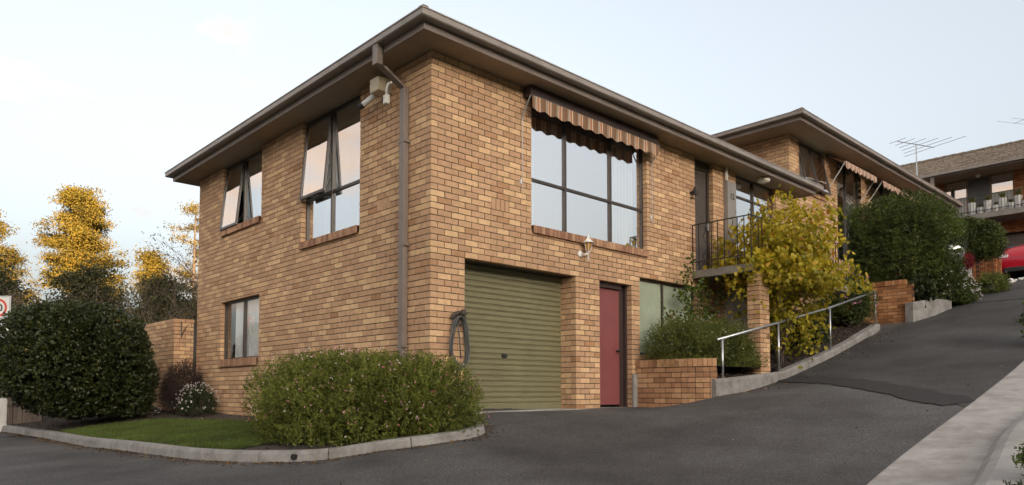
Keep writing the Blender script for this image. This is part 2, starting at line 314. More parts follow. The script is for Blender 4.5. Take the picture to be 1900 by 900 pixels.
def gz(x, y):
    x = np.asarray(x, float); y = np.asarray(y, float); sh = x.shape; P = np.stack([x.ravel(), y.ravel()], 1)
    d = ((P[:, None]-CPA[None, :, :2])**2).sum(-1); z = tps(d)@_W[:len(CPA)]+_W[-3]+P@_W[-2:]
    return z.reshape(sh) if sh else float(z[0])
def grid_sheet(name, xs, ys, zf, mt, **kw):
    X, Y = np.meshgrid(xs, ys, indexing='ij'); Z = zf(X, Y); V = np.stack([X, Y, Z], -1).reshape(-1, 3)
    nx, ny = len(xs), len(ys); i = np.arange(nx-1)[:, None]*ny+np.arange(ny-1)[None]; i = i.ravel()
    F = np.stack([i, i+ny, i+ny+1, i+1], 1)
    return np_build(name, V, F, mt, smooth=True, **kw)
xs = np.concatenate([np.arange(-14, -4, .5), np.arange(-4, 15, .22), np.arange(15, 40.1, .6)]); ys = np.concatenate([np.arange(-13, -7, .5), np.arange(-7, 3, .22), np.arange(3, 17.1, .6)])
grid_sheet('road', xs, ys, gz, M['asphalt'], kind='structure')
# far ground and the hill added unseen behind the camera to keep the evening sun off the houses
def shade_hillz(X, Y):
    d = -(Y+50); t = np.clip(d/150, 0, 1); s = t*t*(3-2*t)
    n = 1.2*np.sin(X*.025+1)+.8*np.sin(X*.06+Y*.03)+.6*np.sin(X*.13+2)+.5*np.sin(X*.3+Y*.21)
    n = n+5.0*np.clip((X+82)/26, 0, 1)  # extra height shaped to keep the far house roof in shade
    z = -3.0+s*(45.0+n)-np.clip((d-170)/150, 0, 1)*10
    return z
grid_sheet('ground', np.linspace(-900, 900, 40), np.linspace(-14, 1200, 30), lambda X, Y: -3.2+0*X-0.002*np.abs(X), M['shade_hill'], kind='structure')
grid_sheet('shade_hill', np.arange(-420, 461, 5.), np.arange(-420, -13, 5.), shade_hillz, M['shade_hill'], kind='structure')
# ------------------------------------------------------------------ brickwork
CH = 0.086
_cache = {}
def brick_mesh(L, h, d, var, mt):
    k = (round(L, 3), round(h, 3), round(d, 3), var, mt.name)
    if k not in _cache:
        b = MB().box(0, L, 0, d, 0, h, (var+0.5)/16); m = b.mesh('brick'); m.materials.append(mt); _cache[k] = m
    return _cache[k]
class Brickwork:
    def __init__(s): s.recs = []; s.core = MB()
    def add(s, o, u, n, L, h, d, r=None):
        o, u, n = Vector(o), Vector(u), Vector(n)
        if u.cross(-n).z < 0: o = o+u*L; u = -u
        s.recs.append((o, u, n, L, h, d, random.random() if r is None else r))
    def panel(s, O, u, n, L, c0, c1, ops=(), odd=0, u_start=0.0, dep=0.11, ch=CH, zb=0.0, mod=0.24, core_u0=0.006, core_u1=None, corner=True, ztop=None):
        O, u, n = Vector(O), Vector(u).normalized(), Vector(n).normalized(); g = 0.012
        for c in range(c0, c1):
            z0 = zb+c*ch+0.005; z1 = z0+ch-g
            if ztop is not None: z1 = min(z1, ztop)
            if z1-z0 < .02: continue
            par = (c+odd) % 2
            if corner: a = u_start if par == 0 else u_start+mod/2
            else: a = u_start if par == 0 else u_start-mod/2
            while a < L-0.02:
                b = min(a+mod-g, L); a0 = max(a, u_start)
                if L-b < 0.03: b = L
                segs = [(a0, b, z0, z1)]
                for (p0, p1, q0, q1) in ops:
                    ns = []
                    for (x0, x1, y0, y1) in segs:
                        if y1 > q0+.004 and y0 < q1-.004:      # stretch the last brick to the jamb instead of leaving a sliver
                            if x1 < p0 and p0-x1 < .062: x1 = p0
                            if x0 > p1 and x0-p1 < .062: x0 = p1
                        if x1 <= p0+.001 or x0 >= p1-.001 or y1 <= q0+.004 or y0 >= q1-.004: ns.append((x0, x1, y0, y1)); continue
                        if x0 < p0-.048: ns.append((x0, p0, y0, y1))
                        if x1 > p1+.048: ns.append((p1, x1, y0, y1))
                        m0, m1 = max(x0, p0), min(x1, p1)
                        if q0-y0 > .02: ns.append((m0, m1, y0, q0-.004))
                        if y1-q1 > .02: ns.append((m0, m1, q1+.004, y1))
                    segs = ns
                for (x0, x1, y0, y1) in segs:
                    if x1-x0 > 0.02: s.add(O+u*x0+Vector((0, 0, y0)), u, n, x1-x0, y1-y0, dep)
                a += mod
        # mortar core, set back from the brick faces
        us = sorted({core_u0, core_u1 if core_u1 is not None else L-.006} | {p-.006 for p, _, _, _ in ops} | {p+.006 for _, p, _, _ in ops}); zt = zb+c1*ch-.004 if ztop is None else ztop-.004
        zs = sorted({zb+c0*ch, zt} | {q-.006 for _, _, q, _ in ops if zb+c0*ch < q-.006 < zt} | {q+.006 for _, _, _, q in ops if zb+c0*ch < q+.006 < zt})
        us = [x for x in us if us[0] <= x <= (core_u1 if core_u1 is not None else L)]
        for i in range(len(us)-1):
            for j in range(len(zs)-1):
                cu, cz = (us[i]+us[i+1])/2, (zs[j]+zs[j+1])/2
                if any(p0 < cu < p1 and q0 < cz < q1 for p0, p1, q0, q1 in ops): continue
                s.core.obox(O+u*us[i]-n*.007+Vector((0, 0, zs[j])), u*(us[i+1]-us[i]), -n*(dep-.004), (0, 0, zs[j+1]-zs[j]))
    def emit(s, wall, mt, limit=300, name='brick', maxdist=1e9):
        C = CAM; sc = []
        for i, (o, u, n, L, h, d, r) in enumerate(s.recs):
            p = o+u*(L/2); v = C-p; dist = v.length; cs = max(v.normalized().dot(n), 0)
            sc.append(L*(cs if cs > 0 else -1)/dist**2)
        order = sorted(range(len(s.recs)), key=lambda i: -sc[i]); rest = MB(); cnt = 0
        for k, i in enumerate(order):
            o, u, n, L, h, d, r = s.recs[i]
            j = (random.random()-.5)*.0024
            if cnt < limit and sc[i] > 0:
                m = brick_mesh(L, h, d, int(r*16) % 16, mt); ob = bpy.data.objects.new(name, m)
                ob.matrix_world = Matrix(((u.x, -n.x, 0, o.x+n.x*j), (u.y, -n.y, 0, o.y+n.y*j), (0, 0, 1, o.z), (0, 0, 0, 1)))
                link(ob, wall); cnt += 1
            else:
                rest.obox(o+n*j, u*L, -n*d, (0, 0, h), r)
        if rest.v: rest.build('brickwork', mt, wall, kind='stuff')
        return cnt
class Loc:           # wall-local coordinates (along, inwards, up)
    def __init__(s, O, u, n): s.O, s.u, s.n = Vector(O), Vector(u), Vector(n)
    def P(s, a, d, z): return s.O+s.u*a-s.n*d+Vector((0, 0, z))
    def box(s, mb, a0, a1, d0, d1, z0, z1, r=.5): mb.obox(s.P(a0, d0, z0), s.u*(a1-a0), -s.n*(d1-d0), (0, 0, z1-z0), r); return mb
def sill(house, lc, a0, a1, ztop, drop=.105, proj=.035, back=.12, mt='sill_brick'):
    b = MB(); lc.box(b, a0+.004, a1-.004, -proj+.012, back, ztop-drop+.008, ztop-.012)
    so_ = b.build('sill', M['mortar'], house)
    n = max(1, round((a1-a0)/.086)); w = (a1-a0)/n
    for k in range(n):
        r = random.random(); m = brick_mesh(w-.008, drop, back+proj, int(r*16) % 16, M[mt]); u = lc.u; o = lc.P(a0+k*w+.004, -proj, ztop-drop)
        if u.cross(-lc.n).z < 0: o = o+u*(w-.008); u = -u
        ob = bpy.data.objects.new('brick', m); nn = lc.n
        ob.matrix_world = Matrix(((u.x, -nn.x, 0, o.x), (u.y, -nn.y, 0, o.y), (0, 0, 1, o.z), (0, 0, 0, 1))); link(ob, so_)
def curtain(parent, lc, a0, a1, d, z0, z1, mt, folds=.09, amp=.02, name='curtain'):
    n = max(8, int((a1-a0)/.012)); aa = np.linspace(a0, a1, n); ph = random.random()*6
    dd = d+amp*np.sin(aa/folds*2*math.pi+ph+.8*np.sin(aa*5+ph))
    u, nn, O = np.array(lc.u), np.array(lc.n), np.array(lc.O)
    V = []
    for z in (z0, z1):
        V.append(O+aa[:, None]*u-dd[:, None]*nn+np.array([0, 0, z]))
    V = np.concatenate(V); i = np.arange(n-1); F = np.stack([i, i+1, i+1+n, i+n], 1)
    return np_build(name, V, F, mt, parent, smooth=True)
def window(house, lc, a0, a1, z0, z1, mulls=(), trans=(), rec=.085, sashes=(), bar=.042, gl='glass', label=None, name='window', angle=13):
    f = MB(); d0, d1 = rec, rec+.06
    lc.box(f, a0+.002, a0+bar, d0, d1, z0+.002, z1-.002); lc.box(f, a1-bar, a1-.002, d0, d1, z0+.002, z1-.002)
    lc.box(f, a0+bar, a1-bar, d0+.003, d1-.003, z0+.002, z0+bar); lc.box(f, a0+bar, a1-bar, d0+.003, d1-.003, z1-bar, z1-.002)
    for m_ in mulls: lc.box(f, m_-bar/2, m_+bar/2, d0-.006, d1-.006, z0+bar, z1-bar)
    ms = [a0+bar]+[x for m_ in mulls for x in (m_-bar/2, m_+bar/2)]+[a1-bar]; cells = []
    for i in range(0, len(ms), 2):
        b0, b1 = ms[i], ms[i+1]; tz = trans[i//2] if trans and isinstance(trans[0], (list, tuple)) else trans
        zz = [z0+bar]+[x for t in tz for x in (t-bar/2, t+bar/2)]+[z1-bar]
        for t in tz: lc.box(f, b0, b1, d0+.002, d1-.002, t-bar/2, t+bar/2)
        for j in range(0, len(zz), 2): cells.append((i//2, j//2, b0, b1, zz[j], zz[j+1]))
    fr = f.build(name, M['frame'], house, label=label)
    for (i, j, b0, b1, y0, y1) in cells:
        if (i, j) in sashes:
            th = R(angle); hz = y1-.004; hd = d0+.01; up = Vector((0, 0, 1)); dn = -up*math.cos(th)+lc.n*math.sin(th); out = (lc.n*math.cos(th)+up*math.sin(th))
            Hh = y1-y0+.03; top = lc.P(b0-.012, hd, hz); wdt = b1-b0+.024; s = MB(); w = .045
            s.obox(top, lc.u*w, dn*Hh, out*.035); s.obox(top+lc.u*(wdt-w), lc.u*w, dn*Hh, out*.035)
            s.obox(top+lc.u*w+dn*(Hh-w)+out*.002, lc.u*(wdt-2*w), dn*w, out*.031); s.obox(top+lc.u*w+out*.002, lc.u*(wdt-2*w), dn*w, out*.031)
            q = s.build('sash', M['frame'], fr)
            g = MB(); g.obox(top+lc.u*w+dn*w+out*.014, lc.u*(wdt-2*w), dn*(Hh-2*w), out*.005); g.build('pane', M[gl], fr)
            stay = MB(); c = top+dn*Hh+lc.u*.02; stay.tube([c+out*.01, lc.P(b0+.0, d0+.02, y0+.25)], .006, 6); stay.build('stay', M['frame'], fr)
        else:
            g = MB(); lc.box(g, b0, b1, d0+.028, d0+.034, y0, y1); g.build('pane', M[gl], fr)
    return fr
def soldier_vent(bw, lc, a0, z0, n=4):
    for k in range(n): bw.add(lc.P(a0+k*.086+.005, 0, z0), lc.u, lc.n, .076, .162, .11, .2+.5*random.random())
# ------------------------------------------------------------------ eaves: soffit, fascia, gutter along a rectangle of roof
def eaves(house, x0, x1, y0, y1, zs, gw=.125, rise=1.6, wall=None):
    # x0..y1: outer faces of the fascia; zs: soffit height
    s = MB().box(x0+.02, x1-.02, y0+.02, y1-.02, zs+.004, zs+.02); s.build('soffit', M['soffit'], house)
    f = MB(); z0, z1 = zs-.012, zs+.17
    f.box(x0, x1, y0, y0+.02, z0, z1); f.box(x0, x1, y1-.02, y1, z0, z1); f.box(x0, x0+.02, y0+.02, y1-.02, z0, z1); f.box(x1-.02, x1, y0+.02, y1-.02, z0, z1)
    f.build('fascia', M['metal_brown'], house, bevel=.003)
    g = MB(); a0, a1 = zs+.088, zs+.19
    prof_ = [(0.002, a0), (gw-.012, a0), (gw, a0+.012), (gw, a1-.022), (gw+.010, a1-.016), (gw+.010, a1), (gw-.006, a1), (gw-.006, a1-.03), (0.002, a1-.03)]
    k = len(prof_); rings = []
    for (sx, sy) in ((0, 0), (1, 0), (1, 1), (0, 1)):
        base = len(g.v)
        for (o, z) in prof_: g.v.append(((x0-o) if sx == 0 else (x1+o), (y0-o) if sy == 0 else (y1+o), z))
        rings.append(base)
    for i in range(4):
        A, B = rings[i], rings[(i+1) % 4]
        for j in range(k-1): g.f.append((A+j, B+j, B+j+1, A+j+1)); g.r.append(.5)
    g.build('gutter', M['gutter'], house)
    r = MB(); e = .06; zr = zs+.165; hx = min(x1-x0, y1-y0)/2
    c = [(x0-e, y0-e, zr), (x1+e, y0-e, zr), (x1+e, y1+e, zr), (x0-e, y1+e, zr)]
    if x1-x0 > y1-y0: p, q = (x0+hx, (y0+y1)/2, zr+rise), (x1-hx, (y0+y1)/2, zr+rise); r.poly([c[0], c[1], q, p]); r.poly([c[1], c[2], q]); r.poly([c[2], c[3], p, q]); r.poly([c[3], c[0], p])
    else: p, q = ((x0+x1)/2, y0+hx, zr+rise), ((x0+x1)/2, y1-hx, zr+rise); r.poly([c[0], c[1], p]); r.poly([c[1], c[2], q, p]); r.poly([c[2], c[3], q]); r.poly([c[3], c[0], p, q])
    ro = r.build('roof', M['tile'], house)
    h = MB()
    for a, b in ((c[0], p), (c[1], q if x1-x0 > y1-y0 else p), (c[2], q), (c[3], p if x1-x0 > y1-y0 else q), (p, q)):
        h.tube([Vector(a)+Vector((0, 0, .0)), Vector(b)+Vector((0, 0, .0))], .085, 8)
    h.build('ridge_cap', M['tile'], ro)
# ================================================================== HOUSE 1
random.seed(5)
H1 = thing('brick_house', 'two storey tan brick house with olive roller door nearest the camera', 'house', (0, 0, 0))
ZS = 57*CH
RF = Loc((0, 0, 0), (1, 0, 0), (0, -1, 0)); LF = Loc((0, 0, 0), (0, 1, 0), (-1, 0, 0))
bw = Brickwork(); LR = 10.45; LL = 8.37
vz = 34*CH+.005
opsR = [(.59, 2.90, -.6, 25*CH), (3.49, 4.36, -.6, 25*CH), (4.59, 6.45, .95, 27*CH), (1.90, 4.83, 2.795, ZS+.1), (6.40, 7.07, 2.62, ZS+.1), (7.96, 9.74, 2.62, ZS+.1)]
ventsR = [1.09, 5.43]; opv = [(a-.003, a+.347, vz-.006, vz+.168) for a in ventsR]
bw.panel(RF.O, RF.u, RF.n, LR, -5, 57, opsR+opv, 0)
ventsL = [.965, 4.42, 7.5]
opsL = [(1.79, 3.655, 2.795, ZS+.1), (5.24, 7.07, 3.56, ZS+.1), (5.26, 7.07, .925, 2.11)]; opvl = [(a-.003, a+.347, vz-.006, vz+.168) for a in ventsL]
bw.panel(LF.O, LF.u, LF.n, LL, -5, 57, opsL+opvl, 1, core_u0=.113)
# the panel openings for vents need backing so the soldiers sit in mortar
for a in ventsR: soldier_vent(bw, RF, a, vz); RF.box(bw.core, a-.01, a+.354, .008, .1, vz-.012, vz+.174)
for a in ventsL: soldier_vent(bw, LF, a, vz); LF.box(bw.core, a-.01, a+.354, .008, .1, vz-.012, vz+.174)
wall1 = bw.core.build('wall', M['mortar'], H1)
bw.emit(wall1, M['brick'], 300)
# closed shell: inner leaf, floors, back walls
b = MB()
b.box(.115, 10.4, .115, 8.3, 2.42, 2.55); b.build('floor_slab', M['room'], H1)
b = MB().box(10.34, 10.44, .12, 8.36, -.5, 4.89); b.box(.12, 10.33, 8.26, 8.36, -.5, 4.89); b.build('back_wall', M['room'], H1)
b = MB().box(4.47, 4.55, .12, 8.2, -.5, 2.40); b.box(6.0, 6.08, .12, 8.2, 2.56, 4.88); b.box(.12, 10.3, 4.4, 4.5, -.4, 2.4); b.box(.12, 10.3, 4.2, 4.3, 2.56, 4.88); b.build('partition', M['room'], H1)
eaves(H1, -.435, 10.86, -.425, 8.77, ZS, rise=1.4)
# --- garage roller door
gd = MB(); gy0, gy1 = .31, .34
RF.box(gd, .58, 2.91, .345, .36, -.1, 2.16); gar = gd.build('garage_door', M['roller'], H1, label='olive green roller door of horizontal ribs')
prof_s = [(0, 0), (.010, .006), (.010, .012), (-.004, .022), (-.004, .064), (.006, .074), (.006, .078), (0, .0835)]
ns = 25; sh = (2.15-.02-.10)/ns; sb = MB()
for (d, z), (d2, z2) in zip(prof_s[:-1], prof_s[1:]):
    k = sh/.0835; sb.quad((.585, .33+d, z*k), (2.905, .33+d, z*k), (2.905, .33+d2, z2*k), (.585, .33+d2, z2*k))
sm = sb.mesh('slat'); sm.materials.append(M['roller'])
for k in range(ns):
    o = bpy.data.objects.new('slat', sm); o.location = (0, 0, .12+k*sh); link(o, gar)
bb = MB().box(.585, 2.905, .322, .338, .022, .119); bb.build('bottom_rail', M['roller'], gar, bevel=.003)
hd = MB().box(1.58, 1.69, .305, .325, .82, .84); hd.box(1.595, 1.675, .31, .328, .80, .86); hd.build('door_lock', M['black'], gar)
hd = MB().box(1.62, 1.76, .29, .322, .03, .045); hd.build('door_handle', M['black'], gar)
b = MB().box(.2, 3.3, .36, .4, -.2, 2.3); b.build('garage_back', M['dark'], H1)
b = MB().box(.60, 2.89, -.22, .30, -.06, .024); b.build('garage_threshold', M['concrete_pale'], H1)
# side piers of the garage reveal (one and a half bricks deep)
rb = Brickwork()
rb.panel((2.90, .12, 0), (0, 1, 0), (-1, 0, 0), .22, -4, 25, (), 0, corner=False, u_start=0)
rw = rb.core.build('reveal', M['mortar'], H1); rb.emit(rw, M['brick'], 80)
b = MB().box(.59, 2.90, .115, .34, 2.155, 2.30); b.build('lintel', M['frame'], H1)
# --- red side door
df = MB(); RF.box(df, 3.492, 3.535, .10, .22, 0, 2.14); RF.box(df, 4.20, 4.355, .16, .24, 0, 2.14); RF.box(df, 4.315, 4.357, .10, .16, 0, 2.14); RF.box(df, 3.535, 4.20, .10, .22, 2.06, 2.145)
dfo = df.build('door_frame', M['door_dark'], H1, bevel=.003)
d = MB(); RF.box(d, 3.538, 4.198, .155, .195, .075, 2.057); rd = d.build('door', M['reddoor'], H1, label='faded red flush side door')
k = MB().lathe([(.012, 0), (.012, .03), (.028, .035), (.03, .055), (.018, .068), (.002, .07)], (4.13, .155, 1.0), 14, axis=(0, -1, 0)); k.build('door_knob', M['black'], rd, smooth=True)
d = MB(); RF.box(d, 3.50, 4.35, .08, .30, -.1, .03); d.build('door_sill', M['concrete'], H1)
d = MB(); RF.box(d, 3.49, 4.36, .24, .26, -.1, 2.15); d.build('door_backing', M['dark'], H1)
d = MB(); RF.box(d, 3.49, 4.36, .112, .24, 2.147, 2.2); d.build('lintel', M['frame'], H1)
# --- windows of the right face
sill(H1, RF, 1.905, 4.825, 2.815, drop=.115, proj=.045)
w = window(H1, RF, 1.90, 4.83, 2.80, ZS-.002, (2.757, 3.908), (3.56,), label='wide six pane window with a striped blind above')
curtain(w, RF, 4.05, 4.80, .30, 2.82, 4.85, M['curtain']); curtain(w, RF, 1.93, 2.3, .34, 2.82, 4.85, M['curtain2'])
w = window(H1, RF, 4.59, 6.45, .955, 27*CH, (5.41,), (), gl='glass_frost', rec=.09, label='obscure glass lower window behind the planter shrub')
d = MB(); RF.box(d, 4.59, 6.45, .113, .26, 27*CH-.002, 27*CH+.05); d.build('lintel', M['frame'], H1)
w = window(H1, RF, 7.96, 9.74, 2.63, ZS-.002, (8.85,), ((4.45,), (4.45,)), label='tall entry window with vertical curtains')
curtain(w, RF, 8.75, 9.72, .22, 2.65, 4.88, M['curtain2'], amp=.03); curtain(w, RF, 7.98, 8.6, .5, 2.65, 4.88, M['curtain2'])
# security door
sd = MB(); RF.box(sd, 6.402, 6.45, .09, .15, 2.62, ZS-.01); RF.box(sd, 7.0, 7.068, .09, .15, 2.62, ZS-.01); RF.box(sd, 6.45, 7.0, .09, .15, 4.72, ZS-.01)
sdo = sd.build('front_door', M['frame'], H1, label='dark security screen door with diamond mesh')
d = MB(); RF.box(d, 6.45, 7.0, .135, .145, 2.62, 4.72); d.build('door_leaf', M['door_dark'], sdo)
d = MB(); y = .125
for k in range(-14, 50):
    for s_ in (1, -1):
        zA = 2.66+k*.075; p0 = [6.46, zA]; p1 = [6.99, zA+s_*.85]
        def clip(p0, p1):
            (x0, z0), (x1, z1) = p0, p1; lo, hi = 2.65, 4.71; t0, t1 = 0., 1.; dz = z1-z0
            for (q, sg) in ((lo, 1), (hi, -1)):
                A = (z0-q)*sg; B = (z1-q)*sg
                if A < 0 and B < 0: return None
                if A < 0: t0 = max(t0, A/(A-B))
                if B < 0: t1 = min(t1, A/(A-B))
            return None if t0 >= t1 else ((x0+(x1-x0)*t0, z0+dz*t0), (x0+(x1-x0)*t1, z0+dz*t1))
        c = clip(p0, p1)
        if c: d.tube([(c[0][0], y-.002*s_, c[0][1]), (c[1][0], y-.002*s_, c[1][1])], .006, 4, cap=False)
d.build('screen', mat('screen_mesh', (0.13,0.11,0.095), .45, .1), sdo)
d = MB().box(6.93, 6.97, .05, .09, 3.52, 3.66); d.tube([(6.95, .06, 3.6), (6.85, .04, 3.6)], .01, 8); d.build('door_handle', M['steel'], sdo)
d = MB().box(6.22, 6.30, -.07, 0, 4.12, 4.16); d.lathe([(.05, 0), (.055, .06), (.02, .14)], (6.27, -.09, 4.1), 10); d.tube([(6.25, 0, 4.05), (6.27, -.09, 4.02), (6.27, -.09, 4.12)], .012, 6)
d.build('door_lamp', M['black'], None, label='small black carriage lamp beside the security screen door', cat='lamp')
# --- windows of the left face
sill(H1, LF, 1.795, 3.65, 2.815, drop=.115, proj=.045)
w = window(H1, LF, 1.79, 3.655, 2.80, ZS-.002, (2.78,), (3.553,), sashes=((1, 1),), label='upper window with the left top sash pushed open', angle=5)
curtain(w, LF, 1.82, 3.63, .42, 2.82, 4.85, M['curtain']); 
sill(H1, LF, 5.245, 7.065, 3.575, drop=.115, proj=.045)
w = window(H1, LF, 5.24, 7.07, 3.56, ZS-.002, (6.215,), (), sashes=((1, 0), ), label='far upper window with its left sash pushed open', angle=6)
bl = MB(); LF.box(bl, 5.29, 7.0, .21, .214, 4.35, 4.86); bl.build('blind', M['blind'], w)
curtain(w, LF, 5.3, 7.03, .45, 3.6, 4.85, M['curtain'])
sill(H1, LF, 5.265, 7.065, .94, drop=.145, proj=.045)
w = window(H1, LF, 5.26, 7.07, .93, 2.11, (6.12,), (), gl='glass_clear', label='lower window with white sheer curtains')
curtain(w, LF, 5.28, 6.72, .175, .95, 2.08, M['curtain'], amp=.014); d = MB(); LF.box(d, 5.26, 7.07, .113, .2, 2.112, 2.2); d.build('lintel', M['frame'], H1)
# --- downpipe
d = MB(); d.box(-.098, -.018, .495, .605, -.3, 4.52)
d.obox((-.098, .495, 4.52), (0, .11, 0), (.08, 0, 0), (-.37, 0, .20)); d.box(-.545, -.45, .495, .605, 4.72, 5.0)
dp = d.build('downpipe', M['metal_brown'], H1, bevel=.004)
for z in (.9, 2.3, 3.75):
    d = MB().box(-.102, -.004, .47, .63, z, z+.03); d.build('bracket', M['metal_brown'], dp)
# --- balcony slab, pier and nib wall below it
d = MB().box(6.25, 10.6, -1.27, -.004, 2.47, 2.615); d.build('balcony_slab', M['slab'], H1, bevel=.006)
pb = Brickwork()
pb.panel((6.35, -1.34, 0), (1, 0, 0), (0, -1, 0), .35, 2, 28, (), 0, core_u1=.344, zb=0.06)
pb.panel((6.35, -1.34, 0), (0, 1, 0), (-1, 0, 0), .24, 2, 28, (), 1, zb=0.06)
pb.panel((7.134, -.68, 0), (0, 1, 0), (-1, 0, 0), .68, 2, 28, (), 1, zb=0.06)
pb.panel((7.134, -.68, 0), (1, 0, 0), (0, -1, 0), .35, 2, 28, (), 0, zb=0.06)
pb.core.box(6.46, 6.69, -1.23, -1.11, .2, 2.46); pw = pb.core.build('pier', M['mortar'], H1); pb.emit(pw, M['brick'], 200)
d = MB(); zt, zb_ = 3.50, 2.78
rails = [((6.26, -.03), (6.26, -1.24)), ((6.26, -1.24), (10.5, -1.24))]
for a, c in rails:
    for z in (zt, zb_): d.obox((min(a[0], c[0])-.01, min(a[1], c[1])-.01, z-.008), (abs(a[0]-c[0])+.02, 0, 0), (0, abs(a[1]-c[1])+.02, 0), (0, 0, .018))
rl = d.build('balcony_railing', M['black'], H1)
bal = MB().box(-.007, .007, -.007, .007, 2.60, 3.50).mesh('baluster'); bal.materials.append(M['black'])
tw = MB(); tw.tube([(.018*math.cos(t*1.3)*math.sin(t*.4), .05*math.sin(t*.62), 2.78+.036*t) for t in range(0, 21)], .006, 5); twm = tw.mesh('baluster'); twm.materials.append(M['black'])
pts = [(6.26, -.03-.1345*i) for i in range(10)]+[(6.26+.135*i, -1.24) for i in range(1, 32)]
for i, (x, y) in enumerate(pts):
    o = bpy.data.objects.new('baluster', twm if i % 4 == 2 else bal); o.location = (x, y, 0); link(o, rl)
# ================================================================== things fixed to house 1
# retractable awning over the wide window
def scallop(mb, x0, x1, y, z0, z1, per, amp, zig=False, th=.004):
    n = int((x1-x0)/per*12); P = []
    for i in range(n+1):
        x = x0+(x1-x0)*i/n; t = (x-x0)/per
        w = (2*abs((t % 1)-.5) if zig else .5+.5*math.cos(2*math.pi*t)); P.append((x, z0+amp*w))
    for (xa, za), (xb, zb2) in zip(P[:-1], P[1:]):
        ya, yb = y+.008*math.sin(xa*9), y+.008*math.sin(xb*9)
        mb.quad((xa, ya, za), (xb, yb, zb2), (xb, y, z1), (xa, y, z1)); mb.quad((xb, yb+th, zb2), (xa, ya+th, za), (xa, y+th, z1), (xb, y+th, z1))
        mb.quad((xa, ya, za), (xa, ya+th, za), (xb, yb+th, zb2), (xb, yb, zb2))
M['awn1'] = stripe_mat('brown_striped_canvas', 0, .245, [(0, (0.20,0.105,0.055)), (.30, (0.48,0.40,0.30)), (.36, (0.03,0.022,0.02)), (.42, (0.58,0.49,0.37)), (.50, (0.40,0.17,0.08)), (.70, (0.60,0.51,0.39)), (.78, (0.22,0.12,0.065))])
M['awn2'] = stripe_mat('faded_striped_canvas', 0, .26, [(0, (0.42,0.21,0.13)), (.3, (0.55,0.47,0.38)), (.5, (0.36,0.17,0.11)), (.75, (0.55,0.47,0.38)), (.85, (0.20,0.14,0.10))])
A1 = thing('window_awning', 'brown striped canvas awning rolled up above the wide upper window', 'awning', (3.3, 0, 4.75))
d = MB().box(1.72, 4.97, -.17, -.004, 4.73, 4.885); d.build('cassette', M['door_dark'], A1, bevel=.01)
d = MB(); scallop(d, 1.74, 4.95, -.185, 4.50, 4.735, .2675, .035); d.build('valance', M['awn1'], A1)
d = MB().tube([(1.72, -.165, 4.73), (4.97, -.165, 4.73)], .022, 10); d.build('front_bar', M['frame'], A1, smooth=True)
for x in (1.70, 4.97):
    d = MB().tube([(x, -.19, 4.72), (x-.02, -.05, 4.46), (x-.02, -.025, 4.40)], .011, 6); d.build('arm', M['steel'], A1)
    d = MB().tube([(x-.02, -.03, 4.44), (x-.02, -.03, 3.30)], .0055, 6); d.build('cord', M['steel'], A1)
    d = MB().box(x-.055, x-.03, -.03, -.003, 3.40, 3.47); d.build('cleat', M['white'], A1)
# wall lantern
A = thing('wall_lantern', 'white coach lantern with amber glass on the wall above the garage', 'lamp', (3.08, 0, 2.45))
d = MB().lathe([(.058, 0), (.058, .012), (.035, .025), (.01, .03)], (3.0, -.002, 2.52), 16, axis=(0, -1, 0)); d.build('backplate', M['white'], A, smooth=True)
d = MB().tube([(3.0, -.02, 2.52), (3.03, -.08, 2.50), (3.075, -.12, 2.53)], .012, 8); d.lathe([(.006, -.14), (.014, -.11), (.012, -.02), (.03, .0), (.034, .012)], (3.075, -.12, 2.545), 10); d.build('bracket', M['white'], A, smooth=True)
d = MB().lathe([(.038, 0), (.068, .13)], (3.075, -.12, 2.56), 6); d.build('glass', M['amber'], A)
d = MB(); 
for j in range(6):
    t = 2*math.pi*j/6+.0; ax = Vector((0, 0, 1)); a_ = ax.orthogonal().normalized(); b_ = ax.cross(a_); e = a_*math.cos(t)+b_*math.sin(t)
    d.tube([Vector((3.075, -.12, 2.56))+e*.039, Vector((3.075, -.12, 2.69))+e*.069], .006, 4)
d.build('cage', M['white'], A)
d = MB().lathe([(.092, 0), (.096, .008), (.05, .05), (.022, .085), (.02, .10), (.008, .11), (.011, .13), (.002, .175)], (3.075, -.12, 2.69), 12); d.build('cap', M['white'], A)
# security cameras and junction box under the soffit
A = thing('security_camera', 'cream junction box with a white bullet camera under the left eave', 'camera', (0, 1.05, 4.5))
d = MB().box(-.24, -.004, .93, 1.15, 4.58, 4.78); d.build('junction_box', M['cream'], A, bevel=.008)
d = MB().tube([(-.13, 1.16, 4.60), (-.20, 1.40, 4.50)], .042, 14); d.build('camera_body', M['white'], A)
d = MB().tube([(-.197, 1.385, 4.507), (-.218, 1.455, 4.476)], .046, 14); d.build('lens_hood', M['black'], A)
A = thing('motion_sensor', 'white sensor on a curved arm beside the downpipe', 'sensor', (0, .86, 4.4))
d = MB().tube([(-.004, .80, 4.70), (-.07, .81, 4.70), (-.13, .83, 4.66), (-.155, .84, 4.59), (-.155, .84, 4.47)], .022, 10); d.build('arm', M['white'], A, smooth=True)
d = MB().box(-.195, -.125, .80, .88, 4.36, 4.49); d.build('sensor_head', M['white'], A, bevel=.01)
